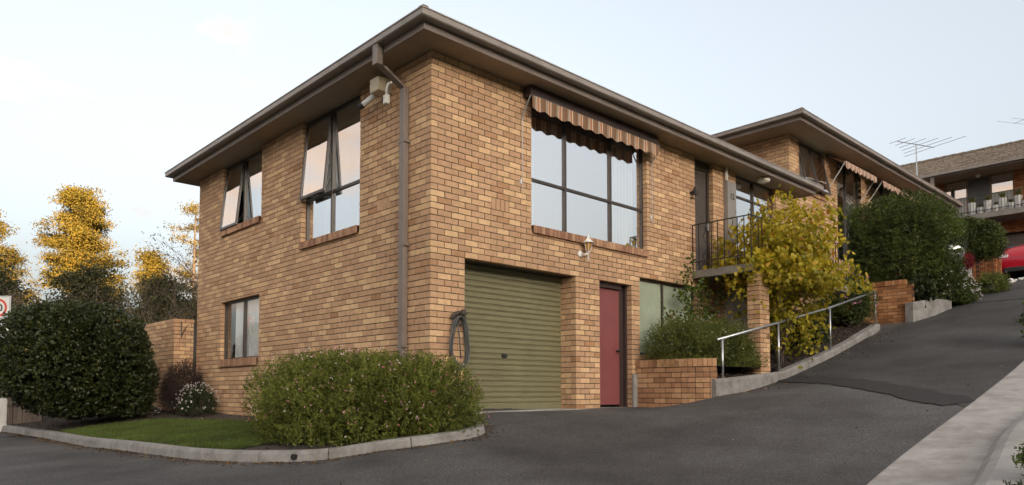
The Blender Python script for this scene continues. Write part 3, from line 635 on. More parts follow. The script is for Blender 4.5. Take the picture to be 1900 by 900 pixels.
# garden hose on its hanger
A = thing('garden_hose', 'grey garden hose looped over a dark bracket left of the roller door', 'hose', (.43, 0, 1.0))
d = MB(); random.seed(3)
for k in range(7):
    w_, off, top = .125+.028*random.random(), -.05-.012*k, 1.30+.014*random.random(); low = .55+.12*random.random(); p = []
    for i in range(25):
        t = i/24*2*math.pi; x = .435+w_*math.sin(t)*(1+.12*(math.cos(t) < 0)); z = (top+low)/2+(top-low)/2*math.cos(t); p.append((x+.01*math.sin(3*t+k), off+.012*math.sin(2*t+k), z))
    d.tube(p, .0105, 7, cap=False)
d.tube([(.36, -.13, 1.22), (.385, -.14, 1.05), (.41, -.13, .88), (.43, -.12, .74)], .0105, 7)
d.build('coil', M['rubber'], A, smooth=True)
d = MB()
for k in range(9):
    t = math.pi*(.12+.76*k/8); c = Vector((.435+.11*math.cos(t), -.05, 1.26+.10*math.sin(t))); d.lathe([(.012, -.02), (.034, 0), (.030, .022), (.01, .034)], c+Vector((random.uniform(-.01, .01), -.02*random.random(), 0)), 7, axis=(random.uniform(-.4, .4), -1, .4))
d.box(.40, .47, -.10, -.003, 1.20, 1.24); d.lathe([(.02, 0), (.05, .02), (.045, .06), (.01, .075)], (.46, -.09, 1.36), 9, axis=(.3, -1, .1)); d.build('hanger', mat('rusted_cast_iron', (0.06,0.045,0.038), .8, .3, 20), A)
# meter box with the unit number
A = thing('meter_box', 'grey meter box with the number 12 between the door and entry window', 'meter box', (7.4, 0, 3.3))
d = MB().box(7.46, 7.80, -.10, -.004, 3.35, 4.62); d.build('box_body', mat('grey_enamel', (0.245,0.225,0.205), .5, .05, 3), A, bevel=.006)
d = MB().tube([(7.50, -.05, 4.62), (7.50, -.05, 4.895)], .032, 12); d.build('conduit', M['white'], A, smooth=True)
d = MB().lathe([(.012, 0), (.012, .012)], (7.76, -.102, 4.0), 10, axis=(0, -1, 0)); d.build('lock', M['black'], A)
def text(s, size, origin, ux, uz, mt, parent, name='lettering', bold=0.0):
    cu = bpy.data.curves.new('t', 'FONT'); cu.body = s; cu.size = size; cu.align_x = 'CENTER'; cu.extrude = .001; cu.offset = bold
    o = bpy.data.objects.new('t', cu); COL.objects.link(o); bpy.context.view_layer.update()
    m = bpy.data.meshes.new_from_object(o.evaluated_get(bpy.context.evaluated_depsgraph_get())); bpy.data.objects.remove(o)
    ux, uz = Vector(ux).normalized(), Vector(uz).normalized(); un = ux.cross(uz); og = Vector(origin)
    for v in m.vertices: c = v.co.copy(); v.co = og+ux*c.x+uz*c.y+un*c.z
    m.materials.clear(); m.materials.append(mt); o = bpy.data.objects.new(name, m); return link(o, parent)
text('12', .17, (7.63, -.104, 4.25), (1, 0, 0), (0, 0, 1), M['black'], A, bold=.006)
d = MB().lathe([(.07, 0), (.13, -.015), (.14, -.05), (.12, -.09), (.05, -.115), (.005, -.12)], (8.75, -.22, ZS-.001), 20); d.build('soffit_light', mat('opal_shade', (0.75,0.70,0.60), .3, .03), None, smooth=True, label='round opal light on the soffit above the entry window', cat='lamp')
# wall fountain in the niche
A = thing('wall_fountain', 'cast stone wall fountain in the brick niche below the balcony', 'fountain', (7.0, -.48, 1.2))
d = MB(); n = 18; pr_ = [(-.80, 1.50)]+[(-.49-.25*math.cos(math.pi*i/n)*1.0, 1.95+.27*math.sin(math.pi*i/n)) for i in range(n+1)]+[(-.18, 1.50)]
pr_ = [(-.74, 1.45)]+[(-.48-.25*math.cos(math.pi*i/n), 1.98+.25*math.sin(math.pi*i/n)) for i in range(n+1)]+[(-.22, 1.45)]
d.poly([(7.06, y, z) for y, z in pr_][::-1]); 
for (ya, za), (yb, zb2) in zip(pr_[:-1], pr_[1:]): d.quad((7.06, ya, za), (7.06, yb, zb2), (7.13, yb, zb2), (7.13, ya, za))
d.build('back_plate', M['stone'], A)
d = MB(); m_ = 14
rings = [(.05, 1.28), (.16, 1.31), (.24, 1.40), (.29, 1.50), (.32, 1.52), (.32, 1.55), (.27, 1.55), (.22, 1.47)]
for (r0, z0), (r1, z1) in zip(rings[:-1], rings[1:]):
    for j in range(m_):
        t0, t1 = math.pi*j/m_, math.pi*(j+1)/m_
        q = lambda r_, t, z: (7.09-r_*.75*math.sin(t), -.48-r_*math.cos(t), z)
        d.quad(q(r0, t0, z0), q(r0, t1, z0), q(r1, t1, z1), q(r1, t0, z1))
d.build('basin', M['stone'], A)
# ================================================================== HOUSE 2 (uphill neighbour)
random.seed(8)
H2 = thing('brick_house', 'uphill tan brick house with two striped awnings under its wide eave', 'house', (11.28, .411, 2.0))
Z2 = 6.657; c2 = int(round(6.657/CH)); zb2 = Z2-c2*CH; X2, Y2 = 11.28, .411
F2 = Loc((X2, Y2, 0), (1, 0, 0), (0, -1, 0)); S2 = Loc((X2, Y2, 0), (0, 1, 0), (-1, 0, 0))
bw = Brickwork(); o2 = [(.55, 2.06, 5.43, Z2+.1), (2.82, 4.50, 3.9, Z2+.1), (5.29, 8.75, 4.4, Z2+.1), (9.55, 10.3, 3.9, Z2+.1)]
bw.panel(F2.O, F2.u, F2.n, 10.75, 24, c2, o2, 0, zb=zb2); bw.panel(S2.O, S2.u, S2.n, 6, 24, c2, (), 1, zb=zb2, core_u0=.113)
w2 = bw.core.build('wall', M['mortar'], H2); bw.emit(w2, M['brick'], 300)
b = MB().box(X2+10.64, X2+10.74, Y2+.13, 6.4, 2, Z2-.02); b.box(X2+.12, X2+10.6, 6.3, 6.4, 2, Z2-.02); b.box(X2+.12, X2+10.6, Y2+.13, 6.3, 3.6, 3.7); b.box(X2+.12, X2+10.6, 3.0, 3.1, 3.72, Z2-.02); b.build('back_wall', M['room'], H2)
eaves(H2, 10.53, 22.66, -.24, 7.2, Z2, rise=1.3)
sill(H2, F2, .555, 2.055, 5.45, drop=.115, proj=.04)
w = window(H2, F2, .55, 2.06, 5.435, Z2-.004, (1.29,), (), sashes=((0, 0), (1, 0)), label='neighbour window with both sashes pushed open', angle=12)
curtain(w, F2, .6, 2.0, .3, 5.45, 6.62, M['curtain2'])
w = window(H2, F2, 2.82, 4.50, 3.91, Z2-.004, (3.6,), (), label='tall neighbour window under the first awning', bar=.05)
curtain(w, F2, 3.65, 4.45, .18, 3.95, 6.6, M['curtain'], amp=.03); curtain(w, F2, 2.87, 3.55, .5, 3.95, 6.6, M['curtain2'])
w = window(H2, F2, 5.29, 8.75, 4.41, Z2-.004, (6.4, 7.6), (), label='wide neighbour window under the second awning', bar=.05)
curtain(w, F2, 5.35, 6.3, .25, 4.45, 6.6, M['curtain2']); curtain(w, F2, 6.45, 8.7, .5, 4.45, 6.6, M['curtain2'])
w = window(H2, F2, 9.55, 10.3, 3.91, Z2-.004, (), (), label='narrow dark neighbour window at the far end')
def drop_awning(x0, x1, label):
    A = thing('window_awning', label, 'awning', ((x0+x1)/2, Y2, 6.3), 'awnings of the uphill house')
    yo, zt, zf = -.10, 6.60, 6.34
    d = MB(); d.quad((x0, Y2-.02, zt), (x0, yo, zf), (x1, yo, zf), (x1, Y2-.02, zt)); d.quad((x0, Y2-.02, zt-.006), (x1, Y2-.02, zt-.006), (x1, yo, zf-.006), (x0, yo, zf-.006)); d.build('canvas', M['awn2'], A)
    d = MB(); scallop(d, x0, x1, yo-.012, zf-.20, zf+.005, .26, .075, True); d.build('valance', M['awn2'], A)
    d = MB().tube([(x0, Y2-.04, zt+.005), (x1, Y2-.04, zt+.005)], .035, 8); d.build('roller', M['frame'], A)
    for x in (x0+.01, x1-.01):
        d = MB().tube([(x, yo, zf), (x+.08, Y2-.015, 5.72)], .014, 6); d.build('arm', M['white'], A)
drop_awning(13.42, 15.55, 'faded striped awning nearer the house corner with zigzag valance'); drop_awning(16.0, 19.7, 'longer faded striped awning at the far end of the uphill house')
# tv aerial
def aerial(label, base, h, az, L=1.7, n=7):
    A = thing('tv_aerial', label, 'aerial', base); bx, by, bz = base; top = bz+h
    d = MB().tube([(bx, by, bz-.05), (bx, by, top)], .018, 6); d.build('mast', M['steel'], A)
    u = Vector((math.cos(az), math.sin(az), .02)); v = Vector((-math.sin(az), math.cos(az), 0)); d = MB(); c = Vector((bx, by, top-.03)); d.tube([c-u*L/2, c+u*L/2], .013, 5); d.build('boom', M['steel'], A)
    for i in range(n):
        t = i/(n-1)-.5; l = .28+.75*(t+.5)**1.6; p = c+u*(t*L)
        e = MB().tube([p-v*l+Vector((0, 0, .02)), p+v*l+Vector((0, 0, .02))], .008, 4); e.build('element', M['steel'], A)
aerial('television aerial on a mast above the uphill house gutter', (18.28, -.30, 6.80), 1.12, R(-20), 1.6, 6)
# ================================================================== HOUSE 3 (far, across the top of the drive)
random.seed(21)
H3 = thing('brick_house', 'far house with tiled roof and balcony of plant pots atop the drive', 'house', (33, 1, 5.4))
F3 = Loc((33, 9, 0), (0, -1, 0), (-1, 0, 0)); Z3 = 10.42; c3 = int(Z3/CH)
def ya(y): return 9-y
bw = Brickwork(); o3 = [(ya(3.06), ya(.23), 8.35, 10.36), (ya(.9), ya(-6.5), 4.9, 7.52)]
bw.panel(F3.O, F3.u, F3.n, 17, 56, c3, o3, 0, zb=Z3-c3*CH)
w3 = bw.core.build('wall', M['mortar'], H3); bw.emit(w3, M['brick_red'], 0)
b = MB().box(33.12, 42, 8.9, 9, 4, Z3); b.box(33.12, 42, -8, -7.9, 4, Z3); b.box(41.9, 42, -7.9, 8.9, 4, Z3); b.box(36, 36.1, -7.9, 8.9, 4, Z3); b.box(33.12, 36, -7.9, 8.9, 7.75, 7.9); b.build('back_wall', M['room'], H3)
# windows and door as the photograph shows: pane, dark door, pane with grey panels below
f = MB()
for y in (3.03, 2.11, 1.155, .26): F3.box(f, ya(y)-.035, ya(y)+.035, .06, .14, 8.35, 10.36)
F3.box(f, ya(3.0), ya(.29), .062, .138, 10.28, 10.35)
fr = f.build('window', mat('tan_timber_frame', (0.22,0.15,0.09), .6, .15), H3)
for (y0, y1) in ((2.99, 2.15), (1.115, .30)):
    d = MB(); F3.box(d, ya(y0), ya(y1), .10, .105, 9.48, 10.28); d.build('pane', M['glass'], fr)
    d = MB(); F3.box(d, ya(y0), ya(y1), .075, .13, 8.36, 9.47)
    for k in range(7): yy = ya(y0)+(k+.5)*(ya(y1)-ya(y0))/7; F3.box(d, yy-.012, yy+.012, .062, .075, 8.36, 9.47)
    d.build('panel', M['greypaint'], fr)
    curtain(fr, F3, ya(y0), ya(y1), .2, 9.45, 10.3, M['curtain'])
d = MB(); F3.box(d, ya(2.07), ya(1.19), .09, .13, 8.36, 10.27); d.build('door', mat('dark_screen_door', (0.09,0.085,0.08), .5, .1), H3)
d = MB(); gx = .35
for k in range(26): z = 5.3+k*.0855; F3.box(d, ya(.88), ya(-6.48), gx+(k % 2)*.0, gx+.03, z, z+.06); F3.box(d, ya(.88), ya(-6.48), gx+.015, gx+.03, z+.06, z+.0855)
d.build('garage_door', mat('grey_brown_roller', (0.15,0.125,0.095), .5, .08), H3, kind='stuff')
d = MB().box(31.5, 32.99, -8, 2.05, 8.06, 8.30); d.build('balcony_slab', mat('balcony_concrete', (0.22,0.20,0.175), .85, .2, 3), H3)
d = MB().box(31.54, 31.57, -8, 2.8, 9.10, 9.135); d.box(31.54, 31.57, -8, 2.8, 8.42, 8.445); d.box(31.54, 32.95, 2.77, 2.80, 9.10, 9.135)
rl = d.build('balcony_railing', M['black'], H3); bm_ = MB().box(31.548, 31.562, -.007, .007, 8.30, 9.12).mesh('baluster'); bm_.materials.append(M['black'])
for k in range(44):
    o = bpy.data.objects.new('baluster', bm_); o.location = (0, 2.7-.12*k, 0); link(o, rl)
# low red brick parapet beside the landing
pp = Brickwork(); pp.panel((31.5, 3.6, 0), (0, -1, 0), (-1, 0, 0), 1.2, 0, 8, (), 0, zb=8.1); pc = pp.core.build('parapet', M['mortar'], H3); pp.emit(pc, M['brick_red'], 0)
d = MB().box(31.3, 33, 2.05, 9, 8.0, 8.1); d.build('landing', M['slab'], H3)
# roof with real tiles, joined
ex, ez, rx, rz = 31.55, 10.46, 37.2, 12.75
d = MB().box(31.5, 31.58, -9, 9.6, 10.30, 10.44); d.build('fascia', M['metal_brown'], H3)
d = MB().box(31.58, 33.0, -9, 9.5, 10.34, 10.37); d.build('soffit', M['soffit'], H3)
d = MB().box(31.36, 31.5, -9, 9.6, 10.36, 10.47); d.build('gutter', M['gutter'], H3)
def tiles():
    cols, rows = 92, 17; y0, y1 = 9.5, -9.0; V = []; F = []; RN = []
    sx, sz = (rx-ex)/rows, (rz-ez)/rows; w = (y0-y1)/cols
    for r_ in range(rows):
        for c in range(cols):
            n = len(V); ys_ = [y0-w*(c+t) for t in (0, .25, .5, .75, 1)]; hh = [.0, .035, .0, -.008, 0]
            jit = random.uniform(-.008, .008)
            for (fx, lift) in ((0, .045), (1.0, .012)):
                for y, h in zip(ys_, hh): V.append((ex-.02+sx*(r_+fx), y, ez+sz*(r_+fx)+lift+h+jit))
            for y, h in zip(ys_, hh): V.append((ex-.02+sx*r_, y, ez+sz*r_+.005))
            q = random.random()
            for k in range(4): F.append((n+k, n+5+k, n+6+k, n+k+1)); RN.append(q); F.append((n+10+k, n+k, n+k+1, n+11+k)); RN.append(q*.4)
    return V, F, RN
V, F, RN = tiles(); np_build('roof', V, F, M['tile'], H3, RN, kind='stuff')
d = MB(); d.poly([(ex-.05, 9.5, ez-.01), (ex-.05, -9, ez-.01), (rx, -9, rz-.04), (rx, 9.5, rz-.04)]); d.poly([(rx, 9.5, rz-.04), (rx, -9, rz-.04), (42.8, -9, ez), (42.8, 9.5, ez)]); d.poly([(ex, 9.48, ez), (rx, 9.48, rz-.05), (42.8, 9.48, ez)]); d.build('roof_deck', M['tile'], H3)
rc = MB().tube([(0, -.21, .02), (0, .21, 0)], .11, 8).mesh('ridge_tile'); rc.materials.append(M['tile'])
for k in range(44):
    o = bpy.data.objects.new('ridge_tile', rc); o.location = (rx, 9.3-.42*k, rz+.03+.015*random.random()); link(o, H3)
d = MB().box(31.46, 31.6, 3.05, 3.2, 8.3, 10.36); d.build('post', M['metal_brown'], H3)
d = MB().lathe([(.05, 0), (.10, -.04), (.11, -.10), (.07, -.17), (.01, -.19)], (32.4, 1.48, 10.34), 14); d.build('soffit_light', M['white'], None, smooth=True, label='white globe light under the far house eave', cat='lamp')
aerial('thin television aerial on the far house roof at the right edge', (36.6, 0.05, 12.7), 1.1, R(60), 2.2, 5)
# ================================================================== free-standing brick walls
def coping(parent, pts, ztop, mt, w=.11, h=.13):
    for a, c in zip(pts[:-1], pts[1:]):
        a, c = Vector((*a, 0)), Vector((*c, 0)); L = (c-a).length; n = max(1, round(L/.086)); u = (c-a)/L; nn = u.cross(Vector((0, 0, 1)))
        for k in range(n):
            m = brick_mesh(L/n-.008, h, w+.02, random.randrange(16), mt); o = bpy.data.objects.new('brick', m); p = a+u*(k*L/n)+nn*.008
            uu, on = u, nn; 
            if uu.cross(-on).z < 0: p = p+uu*(L/n-.008); uu = -uu
            o.matrix_world = Matrix(((uu.x, -on.x, 0, p.x), (uu.y, -on.y, 0, p.y), (0, 0, 1, ztop-h+random.uniform(-.002, .002)), (0, 0, 0, 1))); link(o, parent)
random.seed(31)
# planter wall: leaves the house by the red door, first stretchers then a curve of headers
A = thing('planter_wall', 'low curved tan brick planter wall beside the red door', 'wall', (4.46, -.7, 0))
bw = Brickwork(); pth = [(4.455, -.02), (4.455, -.80), (4.485, -1.04), (4.56, -1.28), (4.68, -1.46)]
topz = .835
for i, (a, c) in enumerate(zip(pth[:-1], pth[1:])):
    a, c = Vector((*a, 0)), Vector((*c, 0)); L = (c-a).length; u = (c-a)/L; n = u.cross(Vector((0, 0, 1)))
    if n.x > 0: n = -n
    bw.panel(a, u, n, L, -3, 8, (), i, dep=.11, zb=.015, mod=.24 if i == 0 else L, core_u0=0, core_u1=L, corner=False)
pw = bw.core.build('wall', M['mortar'], A)
# headers on the curve: cut the long ones
rec2 = []
for (o, u, n, L, h, d_, r) in bw.recs:
    if abs(u.x) > .05 and L > .13:
        k = 2; 
        for q in range(k): rec2.append((o+u*(q*L/k), u, n, L/k-.008, h, d_, random.random()))
    else: rec2.append((o, u, n, L, h, d_, r))
bw.recs = rec2; bw.emit(pw, M['brick_planter'], 300); coping(pw, [p for p in pth], topz+.004, M['brick_planter'])
d = MB().box(4.335, 4.442, -.05, -.008, -.05, .60); d.build('end_slab', M['concrete'], A)
# retaining wall across the slope
A = thing('retaining_wall', 'brick retaining wall below the dark evergreen halfway up the drive', 'wall', (14.6, -.5, 2))
bw = Brickwork(); bw.panel((14.6, 1.4, 0), (0, -1, 0), (-1, 0, 0), 2.66, 18, 36, (), 0, zb=.0, corner=False)
pw = bw.core.build('wall', M['mortar'], A); bw.emit(pw, M['brick_wall'], 300); coping(pw, [(14.6, -1.1), (14.6, 1.4)][::-1], 3.235, M['brick_wall'])
# garden wall at the back corner of house 1
A = thing('garden_wall', 'tan brick garden wall with a curved end joining the far left corner of the house', 'wall', (-.2, 9, 0))
bw = Brickwork(); bw.panel((-.44, 8.45, 0), (1, 0, 0), (0, -1, 0), .42, -4, 21, (), 0, zb=.06, ztop=1.86, core_u0=.13)
th = R(0); u = Vector((-math.sin(th), math.cos(th), 0)); n = Vector((-math.cos(th), -math.sin(th), 0))
bw.panel((-.44, 8.45, 0), u, n, 3.2, -4, 21, (), 1, zb=.06, ztop=1.86, core_u0=.06)
pw = bw.core.build('wall', M['mortar'], A); bw.emit(pw, M['brick'], 300)
d = MB().tube([(-.03, 8.40, -.1), (-.03, 8.40, 1.8)], .022, 8); d.build('drain_pipe', M['black'], A)
d = MB().tube([(-.30, 8.43, 1.80), (-.30, 8.42, 1.45)], .012, 6); d.tube([(-.30, 8.43, 1.5), (-.22, 8.30, 1.72), (-.18, 8.3, 1.72)], .008, 6); d.build('bracket', M['frame'], A)
# paling fences
def fence(label, p0, p1, h, n, zf, seed):
    random.seed(seed); A = thing('paling_fence', label, 'fence', (*p0, zf(0))); p0, p1 = Vector((*p0, 0)), Vector((*p1, 0)); u = (p1-p0)/n; nn = u.normalized().cross(Vector((0, 0, 1)))
    for k in range(n):
        z = zf(k/n); hh = h+random.uniform(-.025, .025); d = MB(); d.obox(p0+u*k+Vector((0, 0, z-.1))+nn*random.uniform(0, .012), u*.93, nn*.018, (0, 0, hh+.1), random.random()); d.build('paling', M['paling'], A)
    d = MB(); 
    for zz in (.35, h-.35): d.obox(p0-nn*.05+Vector((0, 0, zf(0)+zz)), p1-p0+Vector((0, 0, zf(1)-zf(0))), nn*.045, (0, 0, .07))
    d.build('rail', M['paling'], A)
fence('weathered grey paling fence rising behind the garden wall', (-.75, 11.2), (-2.6, 13.6), 1.85, 26, lambda t: .25-.05*t, 1)
fence('low brown paling fence behind the left end of the big dark hedge', (-2.3, 11.2), (-4.6, 13.8), 1.05, 30, lambda t: -.35, 2)
d = MB().tube([(-.98, 11.3, 1.9), (-.98, 11.3, 2.2), (-.80, 11.15, 2.2), (-.80, 11.15, 1.9)], .018, 6); d.build('pipe_bracket', M['steel'], None, label='small bent metal pipe on top of the grey paling fence', cat='pipe')
A = thing('white_post', 'white painted post at the left edge of the picture by the kerb', 'post', (-3.02, 11.25, -.5))
d = MB().box(-3.10, -2.94, 11.17, 11.33, -.6, .66); d.build('shaft', M['white'], A, bevel=.01); d = MB().box(-3.12, -2.92, 11.15, 11.35, .66, .70); d.build('cap', M['white'], A, bevel=.008)
# speed sign
c = Vector(at_ := (-2.93, 12.9, 1.95)); A = thing('speed_sign', 'white 10 shared zone speed sign with red ring at the left edge', 'sign', (c.x, c.y, -.5))
ux = Vector((_R[0], _R[1], 0)).normalized(); nn = -ux.cross(Vector((0, 0, 1))); fwdv = Vector((_F[0], _F[1], 0)).normalized()
d = MB().tube([c+fwdv*.03+Vector((0, 0, -2.4)), c+fwdv*.03+Vector((0, 0, .6))], .03, 10); d.build('post', M['steel'], A, smooth=True)
sw, shh = .30, .50; d = MB(); d.obox(c-ux*sw+Vector((0, 0, -shh+.1)), ux*2*sw, fwdv*.006, (0, 0, 2*shh)); d.build('plate', M['signface'], A, bevel=.002)
d = MB(); ring_c = c+Vector((0, 0, .32))-fwdv*.003
for j in range(40):
    t0, t1 = 2*math.pi*j/40, 2*math.pi*(j+1)/40; q = lambda r_, t: ring_c+ux*(r_*math.cos(t))+Vector((0, 0, r_*math.sin(t)))
    d.quad(q(.165, t0), q(.165, t1), q(.215, t1), q(.215, t0))
d.build('ring', M['signred'], A)
text('10', .22, ring_c+Vector((0, 0, -.075)), ux, (0, 0, 1), M['black'], A, bold=.006)
text('SHARED', .125, c+Vector((0, 0, -.03))-fwdv*.003, ux, (0, 0, 1), M['black'], A, bold=.003); text('ZONE', .125, c+Vector((0, 0, -.17))-fwdv*.003, ux, (0, 0, 1), M['black'], A, bold=.003)
d = MB()
for (a, e) in (((-sw+.02, -shh+.12), (sw-.02, -shh+.128)), ((-sw+.02, shh+.072), (sw-.02, shh+.08))): d.obox(c+ux*a[0]+Vector((0, 0, a[1]))-fwdv*.003, ux*(e[0]-a[0]), fwdv*.002, (0, 0, e[1]-a[1]))
for a in (-sw+.02, sw-.028): d.obox(c+ux*a+Vector((0, 0, -shh+.128))-fwdv*.003, ux*.008, fwdv*.002, (0, 0, 2*shh-.056))
d.build('border', M['black'], A)
# ================================================================== kerbs and beds
def smooth_path(P, n):
    P = np.array(P, float); t = np.concatenate([[0], np.cumsum(np.linalg.norm(np.diff(P[:, :2], axis=0), axis=1))]); 
    # Catmull-Rom through the points
    out = []; tt = np.linspace(0, t[-1], n)
    for s in tt:
        i = min(max(np.searchsorted(t, s)-1, 0), len(P)-2); f = (s-t[i])/(t[i+1]-t[i]); p0, p1, p2, p3 = P[max(i-1, 0)], P[i], P[i+1], P[min(i+2, len(P)-1)]
        out.append(.5*((2*p1)+(-p0+p2)*f+(2*p0-5*p1+4*p2-p3)*f*f+(-p0+3*p1-3*p2+p3)*f**3))
    return np.array(out)
def kerb(parent, path, prof_, mt, seg, gap=.006, side=1, name='kerb_section'):
    # path rows: x, y, base z, height; prof_: (offset towards the bed, fraction of height)
    k = len(prof_); d = np.gradient(path[:, :2], axis=0); d /= np.linalg.norm(d, axis=1)[:, None]; nrm = np.stack([-d[:, 1], d[:, 0]], 1)*side
    i = 0; N = len(path); secs = 0
    while i < N-1:
        j = min(i+seg, N-1); mb = MB()
        for q in range(i, j+1):
            sgn = (gap if q == i else (-gap if q == j else 0))
            for (o, f) in prof_:
                xy = path[q, :2]+nrm[q]*o+d[q]*sgn; mb.v.append((xy[0], xy[1], path[q, 2]+path[q, 3]*f if f >= 0 else path[q, 2]+f))
        for q in range(j-i):
            for m in range(k-1): a = q*k+m; mb.f.append((a, a+1, a+k+1, a+k) if side > 0 else (a, a+k, a+k+1, a+1)); mb.r.append(.5)
        mb.f.append(tuple(range(k)) if side < 0 else tuple(range(k))[::-1]); mb.r.append(.5); e = (j-i)*k; mb.f.append(tuple(range(e, e+k))); mb.r.append(.5)
        mb.build(name, mt, parent); i = j; secs += 1
KP = [(-3.25,16.0),(-3.05,11.5),(-2.87,8.0),(-2.83,5.24),(-2.70,3.4),(-2.46,1.69),(-2.25,.62),(-1.98,-.04),(-1.63,-.48),(-1.2,-.86),(-.75,-1.02),(-.28,-1.06),(.05,-1.0),(.25,-.82),(.38,-.5),(.42,-.05)]
kp = smooth_path(KP, 150); kz = gz(kp[:, 0], kp[:, 1]); hgt = np.interp(np.arange(150), [0, 120, 140, 149], [.135, .13, .10, .05])
KPATH = np.column_stack([kp[:, 0], kp[:, 1], kz-.0, hgt])
K1 = bpy.data.objects.new('kerb', None); COL.objects.link(K1); K1['kind'] = 'structure'
KPROF = [(-.0, -.12), (0, .0), (.012, .7), (.028, .93), (.05, 1.0), (.15, 1.0), (.155, -.12)]
kerb(K1, KPATH, KPROF, M['concrete'], 7, side=1)
d = MB().tube([(-1.965, -.10, -.44), (-1.80, -.02, -.43)], .036, 12); d.build('drain_outlet', M['black'], None, label='black drain outlet pipe in the kerb below the flowering shrub', cat='pipe')
# garden bed between that kerb and the house
def bed_sheet():
    n, m = 150, 16; d = np.gradient(KPATH[:, :2], axis=0); d /= np.linalg.norm(d, axis=1)[:, None]; nr = np.stack([-d[:, 1], d[:, 0]], 1)
    A = KPATH[:, :2]+nr*.14; za = KPATH[:, 2]+KPATH[:, 3]-.03; B = np.zeros((n, 2)); zb = np.zeros(n)
    for i in range(n):
        x, y = A[i]
        if y > .4: B[i] = (0.05, y); zb[i] = np.interp(y, [.4, 4, 6.7, 8, 11, 16], [-.12, -.16, -.14, -.06, .1, .2])
        else: B[i] = (min(max(x+.6, 0.05), .5), .05); zb[i] = -.08
    V = []
    for i in range(n):
        for j in range(m):
            t = j/(m-1); p = A[i]*(1-t)+B[i]*t; z = za[i]*(1-t)+zb[i]*t+.02*math.sin(7*p[0]+3*p[1])*t*(1-t)*2; V.append((p[0], p[1], z))
    F = [(i*m+j, i*m+j+1, (i+1)*m+j+1, (i+1)*m+j) for i in range(n-1) for j in range(m-1)]
    return np.array(V), np.array(F), n, m
BV, BF, bn, bmm = bed_sheet()
np_build('garden_bed', BV, BF, M['soil'], smooth=True, kind='structure')
def bedz(x, y):
    x = np.atleast_1d(x); y = np.atleast_1d(y); out = np.zeros(len(x))
    for i0 in range(0, len(x), 2000):
        dd = (BV[None, :, 0]-x[i0:i0+2000, None])**2+(BV[None, :, 1]-y[i0:i0+2000, None])**2; k = np.argpartition(dd, 4, axis=1)[:, :4]
        wgt = 1/(np.take_along_axis(dd, k, 1)+1e-4); out[i0:i0+2000] = (BV[k, 2]*wgt).sum(1)/wgt.sum(1)
    return out
# lawn: a strip of the bed, raised a little, with blades
def lawn():
    V = []; n = 60; m = 14
    for i in range(n):
        y = 1.1+(7.6-1.1)*i/(n-1); kx = np.interp(y, KPATH[::-1, 1], KPATH[::-1, 0]); x0 = kx+.16; x1 = np.interp(y, [1.1, 2.5, 5, 7.0, 7.6], [-1.5, -.75, -.62, -1.0, -1.7])
        for j in range(m): t = j/(m-1); V.append((x0*(1-t)+x1*t, y+.25*math.sin(t*3)*(i < 3), 0))
    V = np.array(V); V[:, 2] = bedz(V[:, 0], V[:, 1])+.018
    F = [(i*m+j, i*m+j+1, (i+1)*m+j+1, (i+1)*m+j) for i in range(n-1) for j in range(m-1)]
    np_build('lawn', V, F, M['lawn'], smooth=True, kind='structure')
    g = np.random.default_rng(4); N = 52000; y = g.uniform(1.05, 7.6, N); kx = np.interp(y, KPATH[::-1, 1], KPATH[::-1, 0]); t = g.random(N); x1 = np.interp(y, [1.1, 2.5, 5, 7.0, 7.6], [-1.5, -.75, -.62, -1.0, -1.7])+.06*g.random(N)
    x = (kx+.17)*(1-t)+x1*t; z = bedz(x, y)+.015; a = g.uniform(0, 2*np.pi, N); h = g.uniform(.018, .045, N); w = .005; lean = g.normal(0, .014, (N, 2))
    P0 = np.stack([x+w*np.cos(a), y+w*np.sin(a), z], 1); P1 = np.stack([x-w*np.cos(a), y-w*np.sin(a), z], 1); P2 = np.stack([x+lean[:, 0], y+lean[:, 1], z+h], 1)
    V = np.stack([P0, P1, P2], 1).reshape(-1, 3); np_build('grass', V, np.arange(3*N).reshape(-1, 3), M['grass'], rnd=g.random(N), label='short green lawn grass inside the curved kerb', cat='grass', kind='stuff')
lawn()
# uphill kerb with handrail, and the planting bed behind it
UP = [(4.62,-1.47),(5.4,-1.50),(6.97,-1.45),(8.2,-1.44),(9.3,-1.42),(10.8,-1.28),(12.3,-1.02),(13.5,-.80),(14.05,-.60),(14.2,-.30),(14.1,-.02)]
up = smooth_path(UP, 90); s_ = np.linspace(0, 1, 90); uz = gz(up[:, 0], up[:, 1]); top = np.interp(up[:, 0], [4.6, 5.2, 6.97, 9.3, 11.4, 13.5, 14.2], [.50, .53, .665, 1.17, 1.62, 2.02, 2.07])
UPATH = np.column_stack([up[:, 0], up[:, 1], uz, np.maximum(top-uz, .07)])
K2 = bpy.data.objects.new('kerb', None); COL.objects.link(K2); K2['kind'] = 'structure'
kerb(K2, UPATH, [(0, -.15), (0, .0), (.004, .80), (.02, .97), (.035, 1.0), (.17, 1.0), (.175, -.15)], M['concrete'], 15, side=1)
def upbed():
    V = []; n = 90; m = 12
    d = np.gradient(UPATH[:, :2], axis=0); d /= np.linalg.norm(d, axis=1)[:, None]; nr = np.stack([-d[:, 1], d[:, 0]], 1)
    for i in range(n):
        a = UPATH[i, :2]+nr[i]*.16; za = UPATH[i, 2]+UPATH[i, 3]-.02; b_ = np.array([min(a[0], 14.55), max(.38 if a[0] > 10.4 else -.01, a[1]+.05)]); zb = max(za+.22, .74)
        for j in range(m): t = j/(m-1); p = a*(1-t)+b_*t; V.append((p[0], p[1], za*(1-t)+zb*t+.03*math.sin(9*p[0]+5*p[1])*t*(1-t)*3))
    F = [(i*m+j, i*m+j+1, (i+1)*m+j+1, (i+1)*m+j) for i in range(n-1) for j in range(m-1)]
    return np.array(V), F
